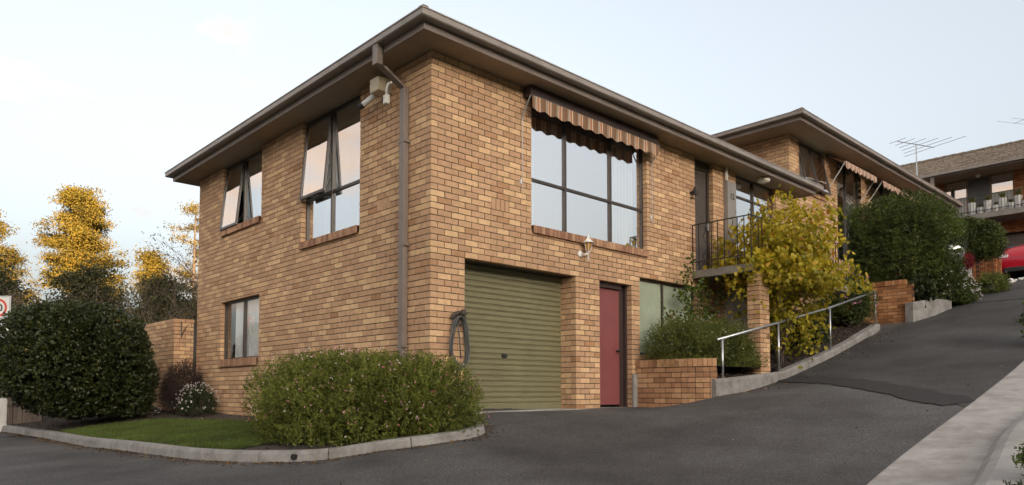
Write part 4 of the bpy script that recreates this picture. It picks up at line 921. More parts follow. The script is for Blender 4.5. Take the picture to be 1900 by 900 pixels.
UV_, UF = upbed(); np_build('garden_bed', UV_, UF, M['mulch'], smooth=True, kind='structure')
d = MB(); pp_ = [(4.58, -.004), (4.58, -.80), (4.61, -1.0), (4.69, -1.25), (4.80, -1.36), (7.13, -1.34), (7.13, -.004)]; d.poly([(x, y, .72) for x, y in pp_]); d.build('garden_bed', M['soil'], None, kind='structure')
HR = thing('handrail', 'galvanised pipe handrail with four posts on the uphill concrete kerb', 'handrail', (9, -1.4, 1))
tops = [(4.95, -1.40, .50, 1.17), (6.97, -1.37, .65, 1.56), (9.3, -1.34, 1.15, 2.03), (13.5, -.72, 1.98, 2.84)]
for (x, y, z0, z1) in tops: d = MB().tube([(x, y, z0-.1), (x, y, z1)], .0215, 10); d.build('post', M['steel'], HR, smooth=True)
d = MB().tube([(4.80, -1.40, 1.145), (6.97, -1.37, 1.57), (9.3, -1.34, 2.04), (13.52, -.72, 2.85), (13.56, .1, 2.98)], .0225, 10); d.build('rail', M['steel'], HR, smooth=True)
# concrete kerb wall past the retaining wall
d = MB(); cpts = [(14.45, -1.30), (15.4, -1.52), (16.5, -1.62)]; zt = [2.60, 2.76, 2.80]
for (a, z0) in zip(cpts, zt):
    b0 = gz(*a)-.2; d.v += [(a[0], a[1], b0), (a[0], a[1], z0), (a[0]+.03, a[1]+.2, z0), (a[0]+.03, a[1]+.2, b0)]
for i in range(2):
    for j in range(3): q = 4*i+j; d.f.append((q, q+4, q+5, q+1)); d.r.append(.5)
d.f += [(0, 1, 2, 3), (11, 10, 9, 8)]; d.r += [.5, .5]
d.build('concrete_wall', M['concrete'], None, label='short concrete kerb wall with a drain hole after the retaining wall', cat='wall')
d = MB().tube([(15.0, -1.437, 2.52), (15.0, -1.35, 2.52)], .035, 10); d.build('drain_hole', M['black'], None, label='round drain opening in the short concrete wall', cat='pipe')
# upper bank behind it (soil for the shrubs up the drive)
def bank(X, Y): return np.maximum(gz(X, Y)+.05, 0)+np.clip((Y+1.55)/.8, 0, 1)*.62*np.clip((22.5-X)/4, 0, 1)
grid_sheet('bank', np.linspace(14.66, 23.5, 30), np.linspace(-1.18, .40, 10), lambda X, Y: bank(X, Y), M['soil'], kind='structure')
# right-hand gutter strip and kerb
RG = [(-9,-6.6),(-4,-5.95),(-1.5,-5.58),(.66,-5.27),(2.46,-5.12),(4.5,-5.06),(6.5,-5.0),(9,-4.85),(13,-4.7),(20,-4.6)]
rg = smooth_path(RG, 120); rgz = gz(rg[:, 0], rg[:, 1])
G = bpy.data.objects.new('gutter_strip', None); COL.objects.link(G); G['kind'] = 'structure'
kerb(G, np.column_stack([rg, rgz, np.full(120, .016)]), [(0, -.1), (0, .6), (.02, 1.0), (.40, .75), (.62, .45), (.72, .5), (.73, -.1)], M['concrete_pale'], 14, gap=.005, side=-1, name='gutter_section')
wob = .05*np.sin(rg[:, 0]*1.4+.5); hh = .14+.025*np.sin(rg[:, 0]*.9)
rk = np.column_stack([rg[:, 0]+.1, rg[:, 1]-.63-wob, rgz-.03, hh+.02])
K3 = bpy.data.objects.new('kerb', None); COL.objects.link(K3); K3['kind'] = 'structure'
kerb(K3, rk, [(0, -.1), (0, .0), (.05, .38), (.11, .74), (.19, .95), (.28, 1.02), (.72, 1.18), (.74, -.1)], M['concrete_pale'], 16, gap=.005, side=-1)
def vz_(X, Y): return gz(X, Y)+.02+.12*np.clip((-6.25-Y)/.4, 0, 1)
def verge():
    V = []; n = 120; m = 8
    for i in range(n):
        for j in range(m): t = j/(m-1); V.append((rk[i, 0], rk[i, 1]-.70-5*t, rk[i, 2]+rk[i, 3]*1.2-.02+.25*t))
    F = [(i*m+j, (i+1)*m+j, (i+1)*m+j+1, i*m+j+1) for i in range(n-1) for j in range(m-1)]
    return V, F
V, F = verge(); np_build('verge', V, F, M['lawn'], smooth=True, kind='structure')
d = MB(); n_ = 20
for r0, r1, h0, h1 in ((.75, .5, .0, .09), (.5, .2, .09, .13), (.2, .01, .13, .14)):
    for j in range(n_):
        t0, t1 = 2*math.pi*j/n_, 2*math.pi*(j+1)/n_; q = lambda r_, t, h: (10.3+r_*1.3*math.cos(t), -5.25+r_*.75*math.sin(t), gz(10.3+r_*1.3*math.cos(t), -5.25+r_*.75*math.sin(t))+h)
        d.quad(q(r0, t0, h0), q(r0, t1, h0), q(r1, t1, h1), q(r1, t0, h1))
d.build('garden_bed', M['soil'], None, smooth=True, kind='structure')
# dark bitumen seams across the drive
def seam(pts, w, name='asphalt_seam'):
    P = smooth_path(pts, 40); d = np.gradient(P, axis=0); d /= np.linalg.norm(d, axis=1)[:, None]; nr = np.stack([-d[:, 1], d[:, 0]], 1); g = np.random.default_rng(3); V = []
    for i in range(40):
        for s in (-1, 1): q = P[i]+nr[i]*s*w*(.8+.4*g.random()); V.append((q[0], q[1], gz(q[0], q[1])+.012))
    F = [(2*i, 2*i+1, 2*i+3, 2*i+2) for i in range(39)]; np_build(name, V, F, M['asphalt_joint'], kind='structure')
def upper_drive():
    n, m = 90, 18; V = []; g = np.random.default_rng(3)
    for i in range(n):
        a = (i/(n-1))**1.5
        for j in range(m):
            t = j/(m-1); x0 = 7.15*(1-t)+4.35*t+(.03*g.normal() if i == 0 else 0); x = x0*(1-a)+30*a
            yl = float(np.interp(x, [4, 9.3, 12.3, 14.3, 16.5, 30], [-1.53, -1.45, -1.06, -1.1, -1.6, -1.6])); yr = float(np.interp(x, rg[:, 0], rg[:, 1]))+.01; y = yl*(1-t)+yr*t; V.append((x, y, 0))
    V = np.array(V); V[:, 2] = gz(V[:, 0], V[:, 1])+.006
    F = [(i*m+j, i*m+j+1, (i+1)*m+j+1, (i+1)*m+j) for i in range(n-1) for j in range(m-1)]
    np_build('upper_drive', V, [f[::-1] for f in F], M['asphalt_old'], smooth=True, kind='structure')
upper_drive()
seam([(7.0, -1.53), (6.35, -2.4), (5.25, -3.9), (4.5, -4.95)], .30); seam([(17.5, -1.7), (17.7, -3.2), (17.6, -4.6)], .12)
# ================================================================== vegetation
def unit(v): return v/np.maximum(np.linalg.norm(v, axis=-1, keepdims=True), 1e-9)
def leaves_geo(C, A, B, l, w, fold=0.0):
    # C centres, A axis, B side vector; l, w arrays
    l = np.broadcast_to(l, (len(C),))[:, None]; w = np.broadcast_to(w, (len(C),))[:, None]
    if fold <= 0:
        V = np.stack([C-A*l*.5, C+B*w*.5, C+A*l*.5, C-B*w*.5], 1).reshape(-1, 3); return V, np.arange(len(V)).reshape(-1, 4), 1
    Nn = np.cross(A, B); up = Nn*w*fold
    base, tip = C-A*l*.5, C+A*l*.5
    l1, l2 = C-A*l*.22+B*w*.46+up, C+A*l*.20+B*w*.40+up; r1, r2 = C-A*l*.22-B*w*.46+up, C+A*l*.20-B*w*.40+up
    V = np.stack([base, l1, l2, tip, r2, r1], 1).reshape(-1, 3); i = np.arange(len(C))*6
    F = np.concatenate([np.stack([i, i+3, i+2, i+1], 1), np.stack([i, i+5, i+4, i+3], 1)]); return V, F, 2
def leaf_mesh(name, C, A, l, w, mt, parent, g, fold=0.0, rnd=None, **kw):
    A = unit(A); B = unit(np.cross(A, unit(g.normal(size=A.shape)))); V, F, k = leaves_geo(C, A, B, l, w, fold)
    r = g.random(len(C)) if rnd is None else rnd
    return np_build(name, V, F, mt, parent, np.tile(r, k) if k > 1 else r, **kw)
def hull_dirs(g, n, low=-.45):
    d = unit(g.normal(size=(n*2, 3))); d = d[d[:, 2] > low][:n]; return d
def lobes(g, d, k=9, amp=.12):
    c = unit(g.normal(size=(k, 3))); s = np.zeros(len(d))
    for i in range(k): s += amp*g.uniform(.4, 1)*np.exp(-((1-d@c[i])/.16))
    for i in range(4):
        w = g.normal(size=3)*4.5; s += amp*.35*np.sin(d@w+g.random()*6)
    return 1+s
def superell(d, rad, p):
    q = (np.abs(d/np.asarray(rad))**p).sum(1)**(-1/p); return d*q[:, None]
def shrub(name, label, cat, base, rad, mt, n_shoots=1500, per=16, leaf=(.03, .012), shoot=.16, p=2.2, amp=.12, upb=.5, low=-.35, seed=1, cz=None, fold=0., stem='twig', flowers=None, inner=.35, group=None, jit=.35, lob=None, clip=None, core=1.0):
    # one plant: shoots of leaves over one or several lobes [(dx, dy, dz, rx, ry, rz)]
    g = np.random.default_rng(seed); base = np.array(base, float)
    T = thing(name, label, cat, tuple(base), group)
    if lob is None: lob = [(0, 0, cz if cz is not None else rad[2]*.75, *rad)]
    ar = np.array([l[3]*l[4]+l[4]*l[5]+l[3]*l[5] for l in lob]); D, Hh, CT, IN = [], [], [], []
    for l, a in zip(lob, ar/ar.sum()):
        d = hull_dirs(g, int(n_shoots*a), low); r_ = np.array(l[3:]); D.append(d); Hh.append(superell(d, r_, p)*lobes(g, d, amp=amp)[:, None]); CT.append(np.repeat((base+np.array(l[:3]))[None], len(d), 0))
        vol = max(int(core*5200*(r_[0]*r_[1]*r_[2])**(2/3)*(.05/max(leaf[0], .03))**1.2), 60); q = unit(g.normal(size=(vol, 3))); IN.append(base+np.array(l[:3])+superell(q, r_, p)*(g.uniform(.35, .86, vol)**.6)[:, None])
    d, h, ctr = np.concatenate(D), np.concatenate(Hh), np.concatenate(CT); n = len(d)
    f = 1-inner*g.random(n)**1.8; S0 = ctr+h*f[:, None]
    sd = unit(d*.75+np.array([0, 0, upb])+g.normal(size=(n, 3))*jit); L = shoot*g.uniform(.5, 1.25, n)
    t = (np.arange(per)+.5)/per; C = (S0[:, None]+sd[:, None]*(L[:, None]*(t-.45))[..., None]).reshape(-1, 3)
    ax = np.repeat(sd, per, 0)+g.normal(size=(n*per, 3))*.8; C += g.normal(size=C.shape)*leaf[0]*.35
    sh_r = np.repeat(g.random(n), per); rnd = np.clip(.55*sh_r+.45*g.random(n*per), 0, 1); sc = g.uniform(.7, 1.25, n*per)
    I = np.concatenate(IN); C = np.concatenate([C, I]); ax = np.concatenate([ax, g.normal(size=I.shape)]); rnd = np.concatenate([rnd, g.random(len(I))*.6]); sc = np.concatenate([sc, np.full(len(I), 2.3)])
    keep = C[:, 2] > base[2]+.01
    if clip: keep &= clip(C)
    C, ax, rnd, sc = C[keep], ax[keep], rnd[keep], sc[keep]
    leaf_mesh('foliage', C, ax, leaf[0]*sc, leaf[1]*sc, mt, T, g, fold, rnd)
    b = MB()
    for k in range(26):
        i = g.integers(n); e = Vector(ctr[i]+h[i]*.80); s0 = Vector((*(ctr[i][:2]*.7+base[:2]*.3+g.normal(size=2)*.06), base[2]-.05)); m_ = (s0+e)/2+Vector(g.normal(size=3)*.06); b.tube([s0, m_, e], [.014, .009, .004], 5, cap=False)
    b.build('stems', M[stem], T)
    if flowers:
        fm, nf, fs = flowers; i = g.integers(0, n, nf); i = i[d[i, 2] > -.2]; c = ctr[i]+h[i]*(1.0+.03*g.random(len(i)))[:, None]+sd[i]*(L[i]*.55)[:, None]
        if clip: c = c[clip(c)]
        k = 4; cc = np.repeat(c, k, 0)+g.normal(size=(len(c)*k, 3))*fs*.35; leaf_mesh('flowers', cc, g.normal(size=(len(c)*k, 3)), fs*g.uniform(.7, 1.2, len(cc)), fs*.8, fm, T, g, rnd=np.repeat(g.random(len(c)), k))
    return T
L_ = {}
L_['hebe'] = leaf_mat('hebe_leaf', [(0, (0.05,0.066,0.012)), (.35, (0.115,0.135,0.022)), (.7, (0.20,0.215,0.036)), (.9, (0.27,0.275,0.06)), (1, (0.36,0.33,0.11))], .55, .35, 2.2, .35)
L_['camellia'] = leaf_mat('camellia_leaf', [(0, (0.018,0.026,0.008)), (.6, (0.036,0.046,0.012)), (.93, (0.07,0.076,0.018)), (.985, (0.12,0.10,0.02)), (1, (0.34,0.13,0.02))], .42, .15, 2.5, .3)
L_['dark'] = leaf_mat('dark_leaf', [(0, (0.018,0.027,0.010)), (.7, (0.036,0.050,0.015)), (1, (0.06,0.075,0.02))], .5, .2, 3, .3)
L_['brown'] = leaf_mat('brown_shrub', [(0, (0.022,0.014,0.012)), (.6, (0.045,0.028,0.022)), (1, (0.08,0.05,0.035))], .8, .1, 4)
L_['daisy'] = leaf_mat('daisy_leaf', [(0, (0.018,0.03,0.012)), (1, (0.055,0.075,0.025))], .6, .2, 4)
L_['planter'] = leaf_mat('planter_leaf', [(0, (0.055,0.068,0.014)), (.6, (0.125,0.145,0.026)), (1, (0.24,0.235,0.055))], .55, .3, 3, .3)
L_['yellow'] = leaf_mat('autumn_leaf', [(0, (0.13,0.145,0.018)), (.3, (0.27,0.245,0.02)), (.6, (0.46,0.36,0.025)), (.86, (0.60,0.45,0.04)), (.95, (0.52,0.25,0.025)), (1, (0.35,0.10,0.015))], .5, .45, 1.6, .28)
L_['juniper'] = leaf_mat('juniper_leaf', [(0, (0.026,0.040,0.010)), (.5, (0.062,0.088,0.016)), (.85, (0.13,0.165,0.024)), (1, (0.16,0.15,0.04))], .6, .25, 1.3, .55)
L_['hedge'] = leaf_mat('hedge_leaf', [(0, (0.03,0.042,0.010)), (.7, (0.075,0.095,0.018)), (1, (0.15,0.155,0.03))], .55, .25, 2.0, .4)
L_['vine'] = leaf_mat('vine_leaf', [(0, (0.045,0.075,0.014)), (.7, (0.10,0.145,0.022)), (.92, (0.16,0.16,0.02)), (1, (0.30,0.18,0.03))], .45, .3, 3)
L_['redleaf'] = leaf_mat('red_leaf', [(0, (0.13,0.012,0.016)), (1, (0.32,0.03,0.035))], .5, .3, 4)
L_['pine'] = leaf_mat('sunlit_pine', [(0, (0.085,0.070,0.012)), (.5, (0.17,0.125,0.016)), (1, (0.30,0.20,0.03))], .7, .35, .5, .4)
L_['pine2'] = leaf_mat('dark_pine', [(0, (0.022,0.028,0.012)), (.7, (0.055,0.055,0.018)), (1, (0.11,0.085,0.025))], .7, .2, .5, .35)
L_['olive'] = leaf_mat('grey_green_leaf', [(0, (0.05,0.06,0.03)), (1, (0.12,0.135,0.065))], .7, .2, 1)
L_['bare'] = leaf_mat('sparse_brown_leaf', [(0, (0.03,0.026,0.016)), (.6, (0.065,0.055,0.026)), (1, (0.15,0.11,0.035))], .8, .2, 1.5, .4)
L_['fern'] = leaf_mat('strap_leaf', [(0, (0.10,0.13,0.02)), (1, (0.26,0.25,0.04))], .5, .3, 3)
FL = {'pink': leaf_mat('pink_flower', [(0, (0.50,0.10,0.16)), (.5, (0.62,0.35,0.36)), (1, (0.72,0.66,0.60))], .6, .3), 'white': leaf_mat('white_flower', [(0, (0.62,0.52,0.50)), (1, (0.75,0.73,0.70))], .6, .3), 'mauve': leaf_mat('mauve_flower', [(0, (0.55,0.20,0.32)), (1, (0.68,0.36,0.48))], .6, .35)}
# big flowering shrub in front of the house corner: three lobes of one plant grown together
T = shrub('flowering_shrub', 'large rounded green shrub with tiny pink flowers in front of the house corner', 'shrub', (-.93, .4, -.34), None, L_['hebe'], 9000, 17, (.034, .0135), .17, p=2.5, amp=.10, upb=.85, seed=3, flowers=(FL['pink'], 700, .019), inner=.30, low=-.85, lob=[(-.02, .42, .40, .88, 1.46, .68), (.60, -.78, .36, .60, .60, .66), (.12, -.3, .40, .8, .9, .68)], clip=lambda C: ~((C[:, 0] > -.03) & (C[:, 1] > -.03)))
shrub('camellia_hedge', 'big glossy dark green hedge bush at the left', 'hedge', (-2.25, 8.55, -.2), (1.28, 1.25, 1.12), L_['camellia'], 6500, 9, (.062, .032), .17, p=3.0, amp=.07, upb=.25, seed=5, cz=.98, fold=.12, low=-.8, clip=lambda C: C[:, 2] > -.16+.04*np.sin(5*C[:, 0]+4*C[:, 1])+.38*np.clip((-C[:, 0]-2.75)/.5, 0, 1))
shrub('dark_shrub', 'smaller dark green bush between the big hedge and garden wall', 'shrub', (-1.28, 9.05, -.12), (.62, .62, .80), L_['dark'], 2400, 12, (.034, .018), .14, p=2.4, amp=.09, upb=.2, seed=6, cz=.66, low=-.8)
shrub('brown_shrub', 'dark brown rounded fine twigged shrub against the garden wall', 'shrub', (-.48, 7.72, -.12), (.36, .52, .60), L_['brown'], 2600, 14, (.026, .007), .16, p=2.1, amp=.05, upb=.2, seed=7, cz=.42, low=-.7)
shrub('daisy_bush', 'low bush of white daisies beside the lower window corner', 'flowers', (-.42, 7.05, -.15), (.30, .48, .34), L_['daisy'], 500, 12, (.028, .008), .12, p=2.2, amp=.08, upb=.5, seed=8, cz=.20, flowers=(FL['white'], 330, .022), low=-.6)
shrub('ground_daisies', 'few small white flowers on the bed edge by the dark bush', 'flowers', (-1.02, 8.0, -.16), (.13, .30, .10), L_['daisy'], 110, 8, (.03, .008), .08, seed=9, cz=.06, flowers=(FL['white'], 30, .02))
shrub('planter_shrub', 'green shrub with tiny pale flowers filling the brick planter', 'shrub', (5.3, -.75, .72), None, L_['planter'], 3400, 15, (.032, .010), .18, p=2.3, amp=.08, upb=.6, seed=10, flowers=(FL['white'], 260, .014), inner=.35, low=-.6, lob=[(-.32, .12, .28, .60, .58, .55), (.55, -.05, .26, .85, .52, .55)], clip=lambda C: (C[:, 1] < -.03))
shrub('trailing_shrub', 'trailing green plant spilling along the planter bed behind the first handrail post', 'shrub', (6.2, -1.1, .72), (.5, .3, .28), L_['planter'], 420, 12, (.03, .009), .16, seed=12, cz=.1)
# climber on the wall above the planter
def climber():
    g = np.random.default_rng(14); T = thing('climbing_vine', 'green climbing vine on the wall between the lower window and balcony', 'vine', (5.9, -.1, .8)); pts = []
    b = MB()
    for (x0, x1, zt) in ((5.35, 5.15, 1.75), (5.7, 5.75, 2.45), (5.95, 6.15, 2.35), (6.1, 6.45, 2.30), (5.85, 5.80, 2.68), (6.2, 6.5, 1.85), (5.6, 5.55, 2.1), (6.3, 6.9, 2.35)):
        p = [Vector((x0+(x1-x0)*t+.06*math.sin(5*t+x0), -.06-.22*math.sin(2.4*t)*g.random()-.05*t, .75+(zt-.75)*t)) for t in np.linspace(0, 1, 12)]; b.tube(p, np.linspace(.010, .003, 12), 5, cap=False)
        for q in p[3:]:
            k = 16; pts.append(np.array(q)+np.abs(g.normal(size=(k, 3)))*[0, -.07, 0]+g.normal(size=(k, 3))*[.10, .02, .085])
    b.build('stems', M['twig'], T); C = np.concatenate(pts); C[:, 1] = np.minimum(C[:, 1], -.03)
    leaf_mesh('foliage', C, g.normal(size=C.shape)+[0, -.4, -.5], g.uniform(.05, .085, len(C)), g.uniform(.035, .06, len(C)), L_['vine'], T, g, .15)
climber()
# generic branching skeleton
def branch_tree(base, dirs, length, rad, depth, g, spread=.55, up=.15, k=3, shrink=.72):
    segs = []; tips = []
    def rec(p, d, L, r, n):
        m = p; steps = 4; rr = r
        for s in range(steps):
            d = d+g.normal(size=3)*.13+np.array([0, 0, up*.12]); d /= np.linalg.norm(d); q = m+d*L/steps; r2 = rr*.88; segs.append((m, q, rr, r2)); m, rr = q, r2
            if n <= 1: tips.append(m)
        if n > 0:
            for _ in range(k if n > 1 else k+1):
                e = d+g.normal(size=3)*spread+np.array([0, 0, up]); e /= np.linalg.norm(e); rec(m if g.random() < .6 else p+(m-p)*g.uniform(.45, .95), e, L*shrink*g.uniform(.75, 1.15), rr*.74, n-1)
    for d in dirs: rec(np.array(base, float)+g.normal(size=3)*[.05, .05, 0], np.array(d)/np.linalg.norm(d), length*g.uniform(.8, 1.15), rad*g.uniform(.8, 1.1), depth)
    return segs, np.array(tips)
def seg_mesh(name, segs, mt, parent, n=4):
    P = np.array([s[0] for s in segs]); Q = np.array([s[1] for s in segs]); r0 = np.array([s[2] for s in segs]); r1 = np.array([s[3] for s in segs]); d = unit(Q-P)
    a = np.where(np.abs(d[:, 2:3]) > .9, np.array([[1., 0, 0]]), np.array([[0, 0, 1.]])); a = unit(np.cross(d, a)); b = np.cross(d, a); V = []
    for j in range(n): t = 2*math.pi*j/n; e = a*math.cos(t)+b*math.sin(t); V += [P+e*r0[:, None], Q+e*r1[:, None]]
    V = np.stack(V, 1).reshape(-1, 3); i = np.arange(len(P))*2*n; F = np.concatenate([np.stack([i+2*j, i+2*((j+1) % n), i+2*((j+1) % n)+1, i+2*j+1], 1) for j in range(n)])
    return np_build(name, V, F, mt, parent, smooth=True)
# yellow autumn shrub
def yellow():
    g = np.random.default_rng(23); B = (7.75, -1.0, .75); T = thing('autumn_shrub', 'tall multi stemmed shrub with yellow autumn leaves behind the handrail', 'shrub', B)
    dirs = [(math.cos(a)*s, math.sin(a)*s*.8-.12, 1) for a, s in ((0, .55), (.8, .3), (1.7, .4), (2.6, .5), (3.3, .75), (4.2, .45), (5.3, .4), (.2, .95), (3.0, .2))]
    segs, tips = branch_tree(B, dirs, 1.15, .022, 3, g, .5, .22, 2, .68); seg_mesh('stems', segs, M['twig'], T)
    ctr = np.array([7.52, -1.20, 2.38]); q = (tips-ctr)/[1.5, 1.25, 1.45]; tips = tips[((q**2).sum(1) < 1.0) & (tips[:, 1] < -.08)]
    # extra sprays that fill the rounded outline
    d = hull_dirs(g, 2000, -.95); h = ctr+d*np.array([1.36, 1.10, 1.36])*(lobes(g, d, 14, .22)*(1-.6*g.random(len(d))**1.2))[:, None]
    h = h[(h[:, 1] < -.05)]; gap = np.sin(h[:, 0]*4.1+1)*np.sin(h[:, 2]*3.7)+.5*np.sin(h[:, 0]*9+h[:, 2]*7); h = h[(gap > -.30) & ((h[:, 2] > 1.7) | (g.random(len(h)) < .75))]
    P = np.concatenate([tips[g.permutation(len(tips))[:650]], h]); k = 8; C = np.repeat(P, k, 0)+g.normal(size=(len(P)*k, 3))*[.085, .08, .085]; keep = (C[:, 1] < -.04) & ((C[:, 2] > 2.15) | (C[:, 1] > -1.40-.25*(g.random(len(C)) < .15))); keep &= ~((C[:, 0] < 6.95) & (C[:, 2] < 2.25) & (g.random(len(C)) < .8)); C = C[keep]
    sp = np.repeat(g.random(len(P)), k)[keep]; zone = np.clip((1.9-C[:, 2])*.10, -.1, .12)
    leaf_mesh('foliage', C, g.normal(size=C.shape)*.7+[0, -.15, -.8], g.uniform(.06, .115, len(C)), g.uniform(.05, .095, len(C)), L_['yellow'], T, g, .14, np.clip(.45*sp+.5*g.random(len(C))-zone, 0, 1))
yellow()
shrub('rose_bush', 'low olive leaved bush with mauve pink flowers by the last handrail post', 'shrub', (12.5, -.42, 1.95), (.8, .5, .65), L_['hedge'], 900, 10, (.05, .022), .2, amp=.16, seed=30, cz=.55, flowers=(FL['mauve'], 26, .055), low=-.6, fold=.1)
shrub('dark_shrub', 'dark low foliage in the bed beneath the yellow autumn shrub', 'shrub', (9.9, -.55, 1.25), (.9, .4, .45), L_['dark'], 480, 10, (.045, .02), .18, amp=.2, seed=31, cz=.25)
shrub('evergreen_shrub', 'large layered dark evergreen on top of the retaining wall', 'shrub', (16.6, -.30, 3.1), (1.75, 1.28, 1.55), L_['juniper'], 5200, 15, (.075, .022), .34, p=2.3, amp=.16, upb=.12, seed=32, cz=1.15, inner=.4, low=-.75, jit=.3)
shrub('round_hedge', 'rounded green hedge below the far balcony', 'hedge', (20.6, -1.0, 4.35), (.95, .8, .62), L_['hedge'], 2000, 12, (.07, .034), .22, p=2.8, amp=.08, seed=33, cz=.76, low=-.75)
shrub('red_shrub', 'small crimson leaved shrub beside the convex mirror', 'shrub', (18.7, -1.30, 3.72), (.28, .28, .28), L_['redleaf'], 420, 12, (.05, .012), .16, seed=34, cz=.42, low=-.6)
shrub('flower_hedge', 'low hedge dotted with white flowers beside the upper drive', 'hedge', (17.3, -1.35, 2.75), (1.5, .52, .62), L_['hedge'], 2600, 12, (.05, .02), .2, amp=.1, seed=35, cz=.38, flowers=(FL['white'], 330, .034), low=-.7)
shrub('leafy_plant', 'glossy dark leafed plant at the end of the retaining wall', 'plant', (15.15, -1.25, 2.65), (.38, .32, .36), L_['camellia'], 160, 9, (.10, .055), .16, seed=36, cz=.3, fold=.12, low=-.5)
shrub('green_ground_cover', 'bright green ground cover at the top of the flower hedge', 'plant', (20.4, -1.70, 3.33), (1.3, .35, .34), L_['planter'], 620, 12, (.07, .015), .25, seed=37, cz=.2)
shrub('verge_bush', 'green leafy bush at the right edge beside the concrete gutter', 'shrub', (10.2, -5.15, 1.1), (.55, .55, .62), L_['vine'], 700, 10, (.055, .03), .2, seed=38, cz=.5, fold=.12, low=-.7, flowers=(FL['white'], 6, .04))
shrub('verge_weeds', 'tuft of green weeds on the verge at the right edge', 'plant', (.75, -6.5, -.28), (.30, .14, .13), L_['vine'], 120, 8, (.045, .012), .12, seed=39, cz=.06)
shrub('verge_tuft', 'small dark tuft at the lower right corner on the verge', 'plant', (-.35, -6.62, -.45), (.25, .14, .10), L_['dark'], 90, 8, (.04, .01), .1, seed=40, cz=.05)
# ------------------------------------------------------------------ trees behind
def conifer(label, base, H, prof_, mt, seed, n=70, leaf=.22, r0=.35, dens=34, start=.12, sig=.34, up=.1, name='pine_tree', group='tall trees behind the garden', lean=(0, 0)):
    g = np.random.default_rng(seed); T = thing(name, label, 'tree', base, group); b = np.array(base, float); tr = MB()
    pts = [Vector(b+np.array([lean[0]*t+.25*math.sin(3*t+seed), lean[1]*t+.25*math.cos(2.3*t+seed), H*t*.97])) for t in np.linspace(0, 1, 12)]; tr.tube(pts, np.linspace(r0, r0*.12, 12), 9); tr.build('trunk', M['bark'], T, smooth=True)
    segs = []; cl = []
    for i in range(n):
        t = start+(1-start)*((i+g.random())/n); az = g.uniform(0, 2*np.pi); R_ = prof_(t)*g.uniform(.55, 1.12); p = np.array(pts[0].lerp(pts[-1], t)); p[2] = b[2]+H*t*.97; d = np.array([math.cos(az), math.sin(az), up+g.normal()*.12]); m = p.copy(); k = 6
        for s in range(k):
            d = d+g.normal(size=3)*.12+[0, 0, .03]; q = m+unit(d[None])[0]*R_/k; segs.append((m, q, .05*(1-s/k)+.012, .05*(1-(s+1)/k)+.012)); m = q
            if s >= 1: cl += [m+g.normal(size=3)*[.25, .25, .12]*(.4+s/k) for _ in range(2)]
    seg_mesh('limbs', segs, M['bark'], T); P = np.array(cl); C = np.repeat(P, dens, 0)+g.normal(size=(len(P)*dens, 3))*[sig, sig, sig*.55]
    leaf_mesh('crown', C, g.normal(size=C.shape)+[0, 0, .5], leaf*g.uniform(.6, 1.3, len(C)), leaf*.42, mt, T, g, rnd=np.clip(.5*np.repeat(g.random(len(P)), dens)+.5*g.random(len(C)), 0, 1))
GL = -2.0
def pf(pts): return lambda t: float(np.interp(t, [a for a, c in pts], [c for a, c in pts]))
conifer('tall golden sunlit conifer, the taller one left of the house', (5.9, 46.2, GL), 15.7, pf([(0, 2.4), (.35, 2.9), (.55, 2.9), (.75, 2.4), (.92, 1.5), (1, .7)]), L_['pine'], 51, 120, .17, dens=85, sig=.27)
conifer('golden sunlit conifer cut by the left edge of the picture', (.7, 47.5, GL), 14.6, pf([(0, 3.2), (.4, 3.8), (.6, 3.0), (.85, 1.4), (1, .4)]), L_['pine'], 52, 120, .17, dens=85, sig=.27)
conifer('slender tall pine with bare limbs beside the house edge', (13.1, 45.0, GL), 16.2, pf([(0, .3), (.45, .6), (.52, 3.0), (.62, 1.6), (.72, 2.4), (.85, 2.0), (1, .8)]), L_['pine'], 53, 20, .15, r0=.26, dens=34, start=.45, sig=.26)
conifer('small pointed conifer between the tall trees', (9.7, 43.5, GL), 11.9, pf([(0, 2.0), (.6, 1.5), (1, .2)]), L_['pine'], 54, 60, .18, dens=44)
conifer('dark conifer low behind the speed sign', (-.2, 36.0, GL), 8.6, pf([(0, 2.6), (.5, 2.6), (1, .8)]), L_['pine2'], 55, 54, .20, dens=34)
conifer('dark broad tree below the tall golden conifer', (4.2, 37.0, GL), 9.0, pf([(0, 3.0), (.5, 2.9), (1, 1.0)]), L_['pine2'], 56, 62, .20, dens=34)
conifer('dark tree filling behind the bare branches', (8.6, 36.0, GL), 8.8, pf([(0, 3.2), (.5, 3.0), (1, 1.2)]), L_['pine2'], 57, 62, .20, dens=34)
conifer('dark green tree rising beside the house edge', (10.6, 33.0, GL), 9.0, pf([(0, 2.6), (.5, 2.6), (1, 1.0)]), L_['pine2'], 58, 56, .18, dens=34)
def bare_tree(label, base, dirs, L, r, depth, seed, nleaf=0, lm='bare'):
    g = np.random.default_rng(seed); T = thing('bare_tree', label, 'tree', base, 'bare branched trees behind the garden wall'); segs, tips = branch_tree(base, dirs, L, r, depth, g, .55, .1, 3, .70); seg_mesh('branches', segs, M['twig_pale'], T, 3)
    if nleaf:
        C = tips[g.integers(0, len(tips), nleaf)]+g.normal(size=(nleaf, 3))*.16; leaf_mesh('foliage', C, g.normal(size=C.shape), .085*g.uniform(.6, 1.2, nleaf), .045, L_[lm], T, g)
fan = [(-.8, .3, .7), (.7, -.3, .8), (-.2, .5, 1), (.3, .2, 1), (0, -.4, .9)]
bare_tree('leafless spreading tree behind the paling fence', (1.2, 20.5, -.3), fan, 2.15, .10, 4, 61, 5000)
bare_tree('leafless twiggy tree nearest the house edge', (3.6, 20.0, -.3), fan, 2.25, .10, 4, 62, 5000)
bare_tree('fine leafless tree further left behind the fence', (-.2, 22.5, -.3), fan, 1.9, .085, 4, 63, 4000)
